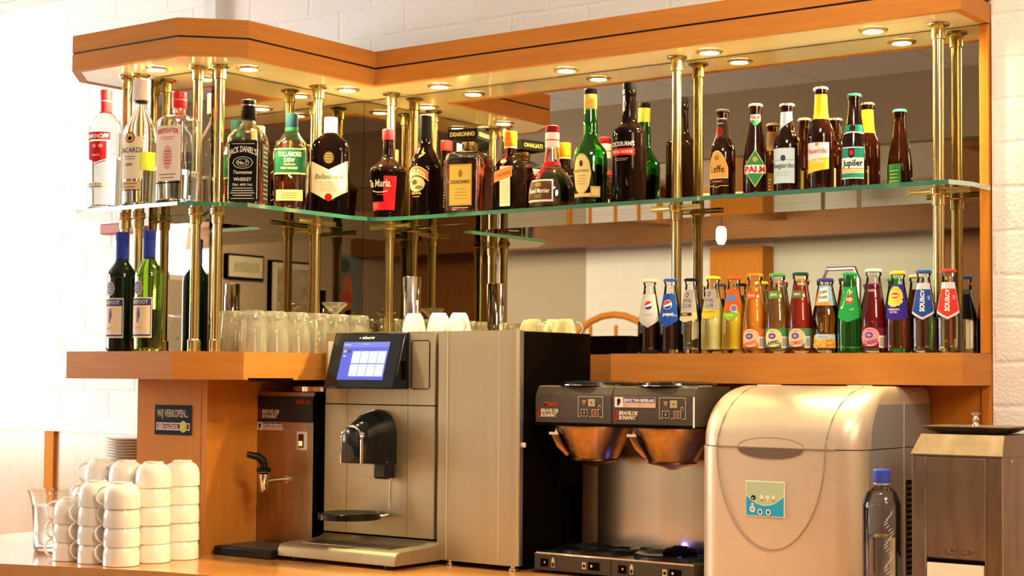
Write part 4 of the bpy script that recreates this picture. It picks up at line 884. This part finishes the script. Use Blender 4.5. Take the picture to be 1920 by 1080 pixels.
# screen: tilted bezel
SS = (Vector((.268, YF-.010, .0505)), Vector((.500, YF-.010, .0505)), Vector((.500, YF-.052, -.0885)), Vector((.268, YF-.052, -.0885)))
b = MB(); fr = list(SS); bk = [Vector((p.x+(.006 if p.x > .4 else 0), YF+.0005, p.z)) for p in SS]
b.add(fr+bk, [(0, 3, 2, 1), (0, 1, 5, 4), (1, 2, 6, 5), (2, 3, 7, 6), (3, 0, 4, 7)], BLACKG); bez = b.build('screen_bezel', e, 20, .004)
ux = (SS[1]-SS[0]).normalized(); vx = (SS[0]-SS[3]).normalized(); nx = ux.cross(vx).normalized()
cen = (SS[0]+SS[1]+SS[2]+SS[3])/4; S = Print(plane_surf(cen, ux, vx, nx))
def em(name, c, s_): return mat(name, (0, 0, 0), .4, emit=c, es=s_)
BLUE = em('screen_blue', s2l('6D74E8'), .95); PALE = em('screen_white', (.93, .96, 1), 1.0); LILA = em('screen_band', s2l('8F96F0'), .95); DKB = em('screen_grey', s2l('5A5AA8'), .8)
S.patch(-.076, .076, -.050, .048, BLUE, 1, 1, 1); S.patch(-.076, .076, .034, .048, LILA, 2, 1, 1)
for i in range(4):
    for j in range(2): S.patch(-.040+i*.0282, -.0130+i*.0282, -.041+j*.0335, -.0095+j*.0335, PALE, 3, 1, 1)
S.text('Products', -.062, .039, .004, PALE, w=.024, lay=4); S.text('Welcome', .0, .041, .003, PALE, w=.024, lay=4); S.patch(-.072, -.046, .020, .028, DKB, 2, 1, 1); S.ell(-.066, .024, .006, .004, em('screen_gold', s2l('E8DCA0'), .9), 4); S.patch(-.070, -.062, .010, .013, PALE, 3, 1, 1)
S.build('display', bez, 0)
S = Print(plane_surf(cen, ux, vx, nx)); S.text('schaerer', .002, .056, .0075, ink('F4F0F0'), w=.042, bold=.03, lay=2); S.ell(-.026, .0585, .0022, .0022, ink('F4C8C8'), 2); S.build('maker_name', bez, 0)
b = MB(); b.box(.5062, .5072, YF-.024, YF-.012, -.065, -.020, BLACKM); b.lathe([(.0005, 0), (.002, 0), (.002, .001)], WHITEP, seg=10); b.build('card_slot', e)
g = MB(); g.box(.236, .262, YF-.0012, YF, -.080, .030, mat('white_gloss', (.85, .84, .82), .15)); g.build('white_side_strip', e, bevel=.001)
# spout: arched body lofted from narrow front to wide back
def arch(cx, hw, y, ztop, zbot, n=18):
    zc = ztop-hw; pts = [(cx-hw, y, zbot)]
    for i in range(n+1):
        t = pi-pi*i/n; pts.append((cx+hw*cos(t), y, zc+hw*sin(t)))
    pts.append((cx+hw, y, zbot)); return pts
b = MB(); rs = [arch(.409, .060, YF-.0005, -.139, -.272), arch(.410, .058, YF-.020, -.140, -.272), arch(.412, .050, YF-.050, -.150, -.272), arch(.415, .041, YF-.085, -.168, -.268), arch(.418, .033, YF-.106, -.178, -.268), arch(.418, .028, YF-.108, -.185, -.266)]
b.rings(rs, BLACKG); b.build('coffee_spout', e, 60)
b = MB(); b.tube(arch(.418, .0325, YF-.1065, -.178, -.268), .0036, CHROME, 8); b.build('chrome_arch', e)
pts = [(.383+.0, YF-.085-.016, -.270)]
b = MB(); q = [(.375, YF-.080, -.268), (.374, YF-.080, -.215), (.377, YF-.072, -.186), (.386, YF-.058, -.164), (.399, YF-.040, -.148), (.414, YF-.022, -.141)]
b.tube(q, .003, CHROME, 8); b.build('chrome_trim', e)
b = MB(); b.box(.424, .468, YF-.036, YF-.001, -.308, -.262, BLACKG); b.build('milk_head', e, bevel=.006)
b = MB(); b.box(.345, .430, YF-.0015, YF, -.305, -.26, MACH); b.build('spout_recess', e, bevel=.001)
b = MB(); b.tube([(.468, YF-.02, -.305), (.468, YF-.022, -.385), (.466, YF-.026, -.392), (.458, YF-.035, -.396), (.440, YF-.055, -.396)], .0035, CHROME); b.build('support_rod', e)
cx, cy, cz = .389, YF-.080, -.397
b = MB(); b.lathe([(.074, -.008), (.0765, -.007), (.0765, .006), (.074, .008), (.066, .008), (.066, .004)], BLACKG, cx, cy, cz, 48); b.build('cup_platform', e)
b = MB(); b.lathe([(.0005, 0), (.0655, 0), (.0655, .001)], mat('platform_steel', (.7, .66, .58), .22, 1), cx, cy, cz+.0062, 40)
for i in range(9):
    yy = cy-.052+i*.013; hw = math.sqrt(.064**2-(yy-cy)**2); b.box(cx-hw, cx+hw, yy-.002, yy+.002, cz+.0073, cz+.0085, GREYP)
b.build('platform_grating', e)
# drip tray
tx0, tx1 = .228, .606; ty0 = -.545
prof = [(YF+.004, -.452), (YF-.015, -.460), (YF-.03, -.462), (ty0+.02, -.466), (ty0+.006, -.470), (ty0, -.478), (ty0-.002, -.498), (YF+.004, -.498)]
b = MB(); b.rings([[(x, y_, z) for y_, z in prof] for x in (tx0, tx1)], MACH); b.build('drip_tray', e, 50, .002)
b = MB(); b.box(tx0+.05, tx1-.05, ty0+.03, YF-.03, -.4655, -.4635, mat('tray_grating', (.45, .42, .36), .3, 1))
for i in range(12): b.box(tx0+.06+i*.0235, tx0+.072+i*.0235, ty0+.038, YF-.038, -.4637, -.4628, GREYP)
b.build('tray_grating', e)
S = Print(plane_surf((.532, ty0-.0008, -.489), (1, 0, 0), (0, 0, 1), (0, -1, 0))); S.text('Cafe Time', 0, -.003, .007, ink('D8CDB8'), w=.048, bold=.0); S.build('tray_lettering', e, 0)
b = MB()
for x, y_ in ((.27, -.52), (.57, -.52), (.27, -.12), (.57, -.12)): MB().lathe([(.015, ZC+.0005), (.015, -.494)], BLACK, x, y_, 0, 16).build('foot', e)

# cooler unit beside it
e = thing('milk_cooler', 'tall metal-fronted side unit with black side, right of the coffee machine', 'milk cooler')
c0, c1 = .594, .838
MB().box(c0, c1, YF+.020, -.085, -.494, .0505, BLACKM).build('casing', e, bevel=.003)
b = MB(); fr = [(c0, YF+.018), (c0, YF+.004), (c0+.006, YF), (c0+.20, YF-.002), (c1-.006, YF), (c1, YF+.006), (c1, YF+.018)]
b.prism(fr, -.495, .052, MACH); b.build('door', e, 30, .001)
b = MB()
for x in (c0+.034, c0+.19): b.box(x, x+.0008, YF-.0022, YF-.001, -.49, .050, WHITEP)
b.build('door_seams', e)
b = MB(); b.box(c1-.001, c1+.003, YF+.006, YF+.018, -.494, .0515, mat('dull_edge', (.3, .3, .31), .3, .8)); b.build('edge_strip', e)
b = MB(); b.lathe([(.006, 0), (.006, .006), (.004, .007)], WHITEP, seg=14); b.xf(Matrix.Translation((c1+.003, YF+.016, -.215)) @ Matrix.Rotation(pi/2, 4, 'Y')); b.build('side_button', e)
b = MB()
for x, y_ in ((.62, -.36), (.81, -.36), (.62, -.12), (.81, -.12)): MB().lathe([(.012, ZC+.0005), (.012, ZC+.005), (.007, ZC+.006), (.007, -.493)], CHROME, x, y_, 0, 16).build('foot', e)

# ------------------------------------------------------------------ hot water boiler
def maker(S, u, v, h, w_, mtx, red):
    S.text('BRAVILOR', u, v+h*1.15, h, mtx, w=w_, shear=.25, bold=.03); S.text('BONAMAT', u-w_*.04, v, h, mtx, w=w_*.92, shear=.25, bold=.03)
    S.poly([(u-w_*.5-w_*.22, v-h*.3), (u-w_*.5-w_*.10, v-h*.3), (u-w_*.5-w_*.01, v+h*2.3), (u-w_*.5-w_*.10, v+h*2.3)], red, 2)
def service(S, u, v, w_, h):
    S.patch(u-w_/2, u+w_/2, v-h/2, v+h/2, ink('C8A898'), 1); S.patch(u-w_/2, u-w_/2+h*.95, v-h/2, v+h/2, ink('E0D4CC'), 2)
    S.ell(u-w_/2+h*.48, v+h*.1, h*.22, h*.26, ink('2A2020'), 3); S.ell(u-w_/2+h*.42, v-h*.2, h*.16, h*.14, ink('4A3838'), 3); S.patch(u-w_/2+h*1.0, u+w_/2-h*.08, v-h*.02, v+h*.46, ink('2A1E50'), 2)
    S.text('SERVICE TEAM NEDERLAND', u+h*.46, v+h*.05, h*.30, ink('F0ECEC'), w=w_-h*1.2, lay=4, bold=.03); S.ell(u-w_*.22, v-h*.26, h*.10, h*.10, ink('C89030'), 3); S.ell(u+w_*.1, v-h*.26, h*.12, h*.10, ink('C89030'), 3)
e = thing('water_boiler', 'slim steel hot-water boiler with black top band and tap, beside the pillar', 'water boiler')
bx0, bx1, by = .009, .209, -.405
MB().box(bx0, bx1, by+.006, -.20, -.506, -.104, BLACKM).build('casing', e, bevel=.002)
b = MB(); b.box(bx0, bx1-.002, by, by+.006, -.500, -.177, STEELD); b.box(bx0, bx1-.002, by, by+.006, -.110, -.100, STEELD); b.build('front_panel', e)
b = MB(); b.box(bx0, bx1-.002, by-.001, by+.006, -.177, -.110, mat('black_band', (.016, .013, .013), .3)); b.box(bx1-.004, bx1-.002, by-.001, by+.006, -.5, -.108, ink('B8B0A0', .3, 1)); b.build('brand_band', e)
S = Print(plane_surf((0, by-.001, 0), (1, 0, 0), (0, 0, 1), (0, -1, 0))); maker(S, .055, -.168, .0105, .062, ink('D8CCB8'), ink('9A2018')); S.build('maker_name', e, 0); S = Print(plane_surf((0, by-.001, 0), (1, 0, 0), (0, 0, 1), (0, -1, 0))); S.text('HWA 20', .170, -.130, .012, ink('B83818'), w=.048, shear=.2); S.build('model_name', e, 0)
S = Print(plane_surf((0, by-.0002, 0), (1, 0, 0), (0, 0, 1), (0, -1, 0))); service(S, .053, -.189, .094, .020); S.build('service_sticker', e, 0)
b = MB(); b.box(.152, .184, by-.003, by, -.246, -.200, WHITEP); b.box(.160, .176, by-.006, by-.003, -.240, -.206, mat('dark_rocker', (.06, .01, .015), .2)); b.box(.162, .174, by-.0065, by-.006, -.236, -.224, mat('switch_glow', (1, .3, .1), .4, emit=(1, .30, .08), es=3)); b.build('power_switch', e, bevel=.0006)
b = MB(); b.tube([(.120, by, -.322), (.120, by-.012, -.322), (.118, by-.075, -.324)], [.0075, .0055, .0050], CHROME); b.tube([(.120, by, -.322), (.120, by-.008, -.322)], .011, CHROME)
b.lathe([(.006, -.046), (.008, -.044), (.013, -.010), (.0135, 0), (.008, .004), (.008, .012)], CHROME, .116, by-.082, -.306, 24); tap = b.build('tap', e)
b = MB(); b.lathe([(.018, 0), (.018, .008), (.010, .012), (.009, .026)], BLACK, .116, by-.082, -.300, 20); b.tube([(.116, by-.082, -.276), (.108, by-.095, -.262), (.094, by-.118, -.256)], [.011, .010, .008], BLACK); b.build('tap_lever', tap)
b = MB(); b.lathe([(.075, -.100), (.078, -.098), (.078, -.086), (.07, -.082), (.0005, -.080)], CHROME, .13, -.300, 0, 40); b.build('top_lid', e)
e = thing('drip_tray', 'low black drip tray in front of the steel boiler', 'drip tray')
b = MB(); b.box(.019, .222, -.562, -.410, ZC+.0005, -.486, BLACK); b.build('tray', e, bevel=.003)
b = MB(); b.box(.025, .216, -.555, -.416, -.4865, -.4845, GREYP)
for i in range(15): b.box(.030+i*.0125, .036+i*.0125, -.55, -.42, -.4847, -.4838, mat('tray_bars', (.16, .13, .11), .3, .5))
b.build('grating', e)

# ------------------------------------------------------------------ twin filter coffee brewer
e = thing('filter_coffee_brewer', 'twin dark-grey filter coffee brewer with two steel baskets', 'coffee machine')
ky = -.36; k0, km, k1 = .871, 1.083, 1.297
for a, bb, nm in ((k0, km-.0015, 'left_head'), (km+.0015, k1, 'right_head')):
    b = MB(); pr_ = [(ky, -.163), (ky-.001, -.100), (ky+.004, -.092), (ky+.010, -.079), (ky+.020, -.076), (-.20, -.076), (-.20, -.163)]
    b.rings([[(x, y_, z) for y_, z in pr_] for x in (a, bb)], GREYP); b.box(a, bb, ky-.0004, ky+.002, -.168, -.160, BLACKM); b.build(nm, e, 40, .0015)
b = MB(); b.box(k1-.002, k1+.001, ky-.0015, ky+.001, -.165, -.098, WHITEP); b.build('edge_strip', e)
S = Print(plane_surf((0, ky-.0012, 0), (1, 0, 0), (0, 0, 1), (0, -1, 0))); LT = ink('C8BCA0')
maker(S, .912, -.148, .0088, .050, ink('E0D2B8'), ink('A82818')); S.build('maker_name', e, 0); S = Print(plane_surf((0, ky-.0012, 0), (1, 0, 0), (0, 0, 1), (0, -1, 0))); S.text('Matic', .915, -.123, .012, ink('B84020'), w=.044, shear=.4, rot=.05); S.build('model_name', e, 0); S = Print(plane_surf((0, ky-.0012, 0), (1, 0, 0), (0, 0, 1), (0, -1, 0))); maker(S, 1.128, -.150, .0088, .050, ink('E0D2B8'), ink('A82818')); S.build('maker_name', e, 0)
for u in (1.026, 1.243):
    S = Print(plane_surf((0, ky-.0012, 0), (1, 0, 0), (0, 0, 1), (0, -1, 0)))
    S.patch(u-.034, u+.034, -.101, -.0998, LT, 1, 1, 1); S.patch(u-.034, u-.0328, -.146, -.101, LT, 1, 1, 1); S.patch(u+.0328, u+.034, -.146, -.101, LT, 1, 1, 1)
    for (p0, p1) in ((-.034, -.028), (-.004, .002), (.024, .034)): S.patch(u+p0, u+p1, -.1468, -.1456, LT, 1, 1, 1)
    S.poly([(u-.023, -.109), (u-.012, -.109), (u-.0175, -.119)], ink('D8A090'), 1); S.poly([(u-.0205, -.1105), (u-.0145, -.1105), (u-.0175, -.116)], ink('A02818'), 2)
    for (cx_, cz_, fill) in ((u+.003, -.114, 'A89C6A'), (u-.017, -.137, '2A221C'), (u+.013, -.137, '6A3A28')):
        S.patch(cx_-.009, cx_+.009, cz_-.008, cz_+.008, LT, 1, 1, 1); S.patch(cx_-.0078, cx_+.0078, cz_-.0068, cz_+.0068, ink(fill), 2, 1, 1); S.ell(cx_, cz_, .003, .004, LT, 3); S.ell(cx_, cz_, .0018, .0026, ink('2A221C'), 4)
    S.ell(u+.0245, -.124, .0036, .0046, LT, 2); S.ell(u+.0245, -.1245, .0024, .0032, ink('2A221C'), 3); S.build('control_buttons', e, 0)
S = Print(plane_surf((0, ky-.0013, 0), (1, 0, 0), (0, 0, 1), (0, -1, 0))); service(S, 1.146, -.1115, .108, .023); S.build('service_sticker', e, 0)
for cx_ in (.985, 1.20):
    b = MB(); b.lathe([(.086, -.0755), (.090, -.073), (.088, -.0685), (.07, -.0645), (.0005, -.0630)], BLACKG, cx_, -.272, 0, 48); b.lathe([(.0905, -.0752), (.0905, -.0735)], CHROME, cx_, -.272, 0, 48, False, False); b.build('tank_lid', e)
BAS = brushed('basket_steel', (.22, .14, .08), (.32, .21, .13), (40, 40, 1), .28)
for cx_, nm in ((.985, 'left'), (1.197, 'right')):
    b = MB(); cy_ = -.285; b.lathe([(.094, -.168), (.092, -.175), (.056, -.240), (.053, -.244), (.056, -.247), (.050, -.250), (.020, -.257), (.010, -.262), (.0005, -.262)], BAS, cx_, cy_, 0, 48); bsk = b.build('brew_basket', e)
    b = MB(); b.tube([(cx_-.052, cy_-.070, -.176), (cx_-.052, cy_-.080, -.190), (cx_-.046, cy_-.074, -.212), (cx_-.036, cy_-.056, -.234)], [.007, .010, .009, .006], BAS, 12); b.box(cx_-.063, cx_-.040, cy_-.0915, cy_-.088, -.188, -.182, ink('C8B8A0')); b.build('basket_handle', bsk)
b = MB(); b.box(.886, 1.290, -.19, -.03, -.46, -.163, STEELD); b.prism([(.932, -.188)]+[(.932+.356*i/16, -.192-.014*sin(pi*i/16)) for i in range(17)]+[(1.288, -.188)], -.452, -.165, STEEL); b.build('rear_column', e, bevel=.002)  # left strip's dark reflection is put in as darker steel
b = MB(); b.box(k0, km-.001, ky, -.03, -.500, -.462, GREYP); b.box(km+.001, k1, ky, -.03, -.500, -.462, GREYP); b.box(k0, k1, ky-.0006, ky+.004, -.4635, -.4618, CHROME); b.build('base', e, bevel=.0015)
b = MB(); b.box(k0+.002, k1-.002, ky+.003, -.03, -.4618, -.4598, STEEL); b.build('base_top', e)
for cx_ in (.985, 1.197):
    b = MB(); b.lathe([(.098, -.4597), (.098, -.452), (.093, -.449), (.076, -.452), (.072, -.455), (.0005, -.455)], BLACKG, cx_, -.262, 0, 48); b.build('hot_plate', e)
b = MB(); b.lathe([(.040, -.4545), (.042, -.446), (.034, -.440), (.016, -.437), (.014, -.434), (.0005, -.434)], BLACKM, 1.20, -.255, 0, 24, flute=(6, .003)); b.build('jug_lid', e)
S = Print(plane_surf((0, ky-.0008, 0), (1, 0, 0), (0, 0, 1), (0, -1, 0)))
for u in (.871, 1.085):
    S = Print(plane_surf((0, ky-.0008, 0), (1, 0, 0), (0, 0, 1), (0, -1, 0)))
    S.patch(u+.018, u+.040, -.492, -.474, BLACKM, 1, 1, 1); S.ell(u+.030, -.482, .0022, .0026, LT, 3); S.patch(u+.049, u+.058, -.492, -.474, LT, 1, 1, 1); S.ell(u+.0535, -.486, .0035, .005, ink('2A221C'), 2); S.patch(u+.051, u+.056, -.475, -.470, LT, 1, 1, 1)
    S.build('switch_row', e, 0); S = Print(plane_surf((0, ky-.0008, 0), (1, 0, 0), (0, 0, 1), (0, -1, 0))); S.patch(u+.134, u+.145, -.490, -.475, LT, 1, 1, 1); S.ell(u+.1395, -.483, .004, .004, ink('2A221C'), 2); S.patch(u+.151, u+.182, -.491, -.473, BLACKM, 1, 1, 1); S.ell(u+.160, -.482, .003, .003, LT, 3); S.build('switch_row', e, 0)
b = MB()
for x in (.90, 1.27):
    for y_ in (-.33, -.06): MB().lathe([(.015, ZC+.0005), (.015, -.499)], BLACK, x, y_, 0, 14).build('foot', e)
b = MB(); b.lathe([(.0005, -.003), (.004, -.003), (.004, 0)], mat('blue_indicator', (.1, .1, 1), .3, emit=(.16, .10, 1), es=40), 1.172, -.212, -.452, 12); b.build('blue_indicator', e)
point('blue_indicator_light', (1.172, -.222, -.440), .08, (.2, .12, 1), .004)

# ------------------------------------------------------------------ ice maker
e = thing('ice_maker', 'rounded silver ice maker with a small blue control panel', 'ice maker')
def rrect(xa, xb, ya, yb_, rf, rb, z, n=8):
    pts = []
    for (cx_, cy_, r_, a0) in ((xb-rf, ya+rf, rf, -90), (xb-rb, yb_-rb, rb, 0), (xa+rb, yb_-rb, rb, 90), (xa+rf, ya+rf, rf, 180)):
        for i in range(n+1): a = R(a0+90*i/n); pts.append((cx_+r_*cos(a), cy_+r_*sin(a), z))
    return pts
ia, ib, iy, ik = 1.320, 1.700, -.390, -.02
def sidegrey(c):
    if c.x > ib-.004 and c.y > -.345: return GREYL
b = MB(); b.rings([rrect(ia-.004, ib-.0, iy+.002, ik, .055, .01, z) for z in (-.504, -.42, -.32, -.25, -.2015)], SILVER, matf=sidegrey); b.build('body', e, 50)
rs = []
for i in range(15):
    t = i/14; z = -.1995+.128*sin(t*pi/2); k = 1-cos(t*pi/2)
    rs.append(rrect(ia+.03*k**1.5, ib-.018*k**2.2, iy+.17*k, ik, .055-.02*t, .01, z))
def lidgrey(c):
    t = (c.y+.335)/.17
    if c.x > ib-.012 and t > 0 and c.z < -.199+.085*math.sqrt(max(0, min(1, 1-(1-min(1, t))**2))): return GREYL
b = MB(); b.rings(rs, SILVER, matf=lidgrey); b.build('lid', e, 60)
def lidpt(x, t):
    z = -.1995+.128*sin(t*pi/2); k = 1-cos(t*pi/2); return (x, iy+.17*k-.0011, z+.0008)
SEAM = mat('seam_line', (.25, .19, .13), .5)
b = MB(); pts = [lidpt(1.640+.022*t**.5-.0, 1-t*0) for t in ()]
left = [lidpt(1.372+.020*t, t) for t in (.9, .7, .5, .3, .12, .02)]; right = [lidpt(1.624+.022*t, t) for t in (.02, .12, .3, .5, .7, .9)]
low = []
for i in range(1, 30):
    a = pi+pi*i/30; low.append((1.498+.126*cos(a), iy-.0004, -.2+.212*sin(a)))
b.tube(left+low+right, .0011, SEAM, 6); b.build('front_seam', e)
b = MB(); b.tube([(ia+.054-.0, iy-.0002, -.2005), (ib-.054, iy-.0002, -.2005)], .0014, SEAM, 6); b.build('lid_gap', e)
S = Print(plane_surf((1.498, iy, -.2025), (1, 0, 0), (0, 0, 1), (0, -1, 0))); S.patch(-.077, .077, lambda u: -.021*math.sqrt(max(0, 1-(u/.077)**2)), 0, mat('handle_recess_shade', (.13, .09, .075), .4), 2, 24, 3); S.build('handle_recess_shade', e, 0)  # flat dark patch, the recess's shade is put into its colour
b = MB(); b.tube([(1.498+.077*cos(pi*i/20), iy+(.0006+.17*(1-cos(math.asin(min(1, .020*sin(pi*i/20)/.128)))))-.0006, -.1995+.020*sin(pi*i/20)) for i in range(21)], .0008, SEAM, 6); b.build('handle_line', e)
S = Print(plane_surf((1.487, iy-.0015, -.307), (1, 0, 0), (0, 0, 1), (0, -1, 0)))
b = MB(); b.box(1.487-.046, 1.487+.046, iy-.0015, iy+.001, -.307-.037, -.307+.037, WHITEP); b.build('panel_frame', e, bevel=.001)
GRN = ink('A8BC9C'); BLU = ink('2E9CC8'); S.patch(-.044, .044, -.035, .035, GRN, 0); cv = lambda u: -.014+.020*(u/.044)**2; S.patch(-.044, .044, -.035, cv, BLU, 1, 20); S.patch(-.044, .044, cv, lambda u: cv(u)+.0015, ink('C8D8B0'), 2, 20)
S.ell(-.027, .002, .0055, .005, ink('1A2A2A'), 3); S.ell(-.028, .001, .0015, .0015, ink('E0F0F0'), 4)
for u in (-.007, .007, .020): S.ell(u, .004, .0045, .0045, ink('D8DCC0'), 3); S.ell(u, -.003, .002, .0012, ink('4A5040') if u != .007 else ink('D8FF80'), 4)
S.ell(-.029, -.012, .003, .003, ink('F0B8A8'), 3); S.ell(-.029, -.022, .0065, .0065, ink('E8ECE8'), 3); S.ell(-.029, -.022, .004, .004, ink('B89888'), 4)
for u in (-.011, .008): S.ell(u, -.027, .0055, .006, ink('E8ECE8'), 3); S.ell(u, -.027, .003, .0035, ink('3A2A2A'), 4)
S.build('control_panel', e, 0)
b = MB(); b.tube([(ib+.0002, -.17, -.105), (ib+.0004, -.172, -.2), (ib+.0004, -.172, -.50)], .0012, ink('B8B0A8')); b.build('side_seam', e)
b = MB(); b.box(ib-.001, ib+.0006, -.160, -.040, -.47, -.27, BLACKM)
for i in range(16): b.box(ib, ib+.003, -.158, -.042, -.465+i*.012, -.460+i*.012, mat('louvre', (.05, .045, .04), .4))
b.build('side_vent', e)
for x in (1.383, 1.60):
    b = MB(); b.box(x-.012, x+.036, -.212, -.186, -.0745, -.0700, WHITEP); b.build('hinge', e, bevel=.001)
b = MB()
for x in (1.36, 1.66):
    for y_ in (-.33, -.06): MB().lathe([(.016, ZC+.0005), (.016, -.503)], BLACK, x, y_, 0, 14).build('foot', e)

# ------------------------------------------------------------------ water bottle
pts = [(0, .031), (.008, .0365), (.195, .0365), (.215, .0355), (.235, .028), (.247, .0150), (.252, .0128), (.268, .0128)]
PET = thin('pet_plastic', (.93, .96, .97), 1.45)
b = Bottle('clear plastic water bottle with blue cap, half full, in front of the steel dispenser', pts, 1.797, -.5, ZC+.0005, 20, PET, 0, WATER, .152, name='water_bottle')
b.cap(.254, .279, .0165, mat('blue_cap', (.04, .07, .50), .35)); b.cap(.249, .253, .0165, mat('clear_ring', (.8, .85, .9), .2, trans=.8), name='neck_ring')
p = b.print(.1); WL = mat('embossing', (.85, .88, .95), .15, trans=.3)
for i in range(34):
    v = .02+i*.0054; u = .006*sin(i*.8)+.004; p.patch(u-.003, u+.004, lambda x, v=v, u=u: v+(x-u)*.8, lambda x, v=v, u=u: v+.0014+(x-u)*.8, WL, 1, 3, 1)
b.label(p, 'embossed_script', R(18)); p = b.print(.1); p.patch(-.030, .02, .030, .072, ink('D8D0C0')); b.label(p)

STEELB = brushed('tarnished_steel', (.20, .145, .095), (.29, .215, .15), (18, 18, 4), .46)
# ------------------------------------------------------------------ steel dispenser
e = thing('steel_dispenser', 'worn stainless steel dispenser with knobbed lid, right end of the counter', 'dispenser')
d0, d1, dy, dyb, dt = 1.816, 1.998, -.40, -.19, -.203
b = MB(); b.box(d0, d1, dy+.002, dyb, ZC+.0005, dt, STEELB); b.build('body', e, bevel=.0015)
b = MB(); b.box(d0, 1.8445, dy-.001, dy+.003, -.507, dt-.003, STEELB); b.box(1.9665, d1, dy-.001, dy+.003, -.507, dt-.003, STEELB); b.box(1.8460, 1.9650, dy-.003, dy+.003, -.400, dt-.004, STEELB); b.build('front_plates', e, bevel=.001)
b = MB(); b.box(1.8445, 1.846, dy-.0035, dy, -.507, dt-.003, mat('bright_edge', (.8, .72, .64), .2, 1)); b.box(1.965, 1.9665, dy-.0035, dy, -.507, dt-.003, mat('bright_edge', (.8, .72, .64), .2, 1)); b.box(d1-.001, d1+.0005, dy-.0015, dy, -.507, dt-.002, mat('bright_edge', (.8, .72, .64), .2, 1)); b.build('bright_edges', e)
b = MB(); b.box(1.848, 1.963, dy-.0005, dy+.0015, -.500, -.402, BLACKM); b.build('opening', e)
b = MB(); b.prism([(1.850, dy-.010), (1.963, dy-.010), (1.963, dy-.001), (1.850, dy-.001)], -.500, -.410, mat('cream_cup_stack', (.82, .74, .60), .4)); b.build('cup_insert', e, bevel=.002)
hood = [[(d0-.002, dy-.003, dt-.001), (d1+.002, dy-.003, dt-.001), (d1+.002, dyb, dt-.001), (d0-.002, dyb, dt-.001)], [(d0-.002, dy-.003, dt+.002), (d1+.002, dy-.003, dt+.002), (d1+.002, dyb, dt+.002), (d0-.002, dyb, dt+.002)], [(d0+.006, dy+.030, dt+.040), (d1-.006, dy+.030, dt+.040), (d1-.006, dyb-.02, dt+.040), (d0+.006, dyb-.02, dt+.040)]]
b = MB(); b.rings(hood, STEELB); b.build('hood', e, 20, .001)
lz = dt+.041
b = MB(); b.rings([[(d0+.035, -.345, lz), (d1-.035, -.345, lz), (d1-.035, -.235, lz), (d0+.035, -.235, lz)], [(d0+.0, -.362, lz+.013), (d1-.004, -.362, lz+.013), (d1-.004, -.215, lz+.013), (d0, -.215, lz+.013)], [(d0+.0, -.362, lz+.0145), (d1-.004, -.362, lz+.0145), (d1-.004, -.215, lz+.0145), (d0, -.215, lz+.0145)]], STEELB); dl = b.build('lid', e, 20)
b = MB(); b.lathe([(.007, 0), (.0065, .004), (.004, .007), (.0045, .010), (.0075, .013), (.0045, .017), (.004, .020), (.010, .024), (.0105, .026), (.006, .027)], CHROME, (d0+d1)/2, -.30, lz+.0145, 20); b.build('knob', dl)
S = Print(plane_surf((1.915, dy-.003, -.388), (1, 0, 0), (0, 0, 1), (0, -1, 0)))
for i in range(26): u = random.uniform(-.030, .030)*(1 if i % 3 else .6); v = random.uniform(-.005, .006); S.ell(u, v, random.uniform(.0006, .0022), random.uniform(.0004, .0014), ink('241410'), 1)
S.build('worn_marking', e, 0)
b = MB(); b.lathe([(.003, 0), (.003, .001)], CHROME, seg=12); b.xf(Matrix.Translation((d1, -.35, -.212)) @ Matrix.Rotation(pi/2, 4, 'Y')); b.build('rivet', e)
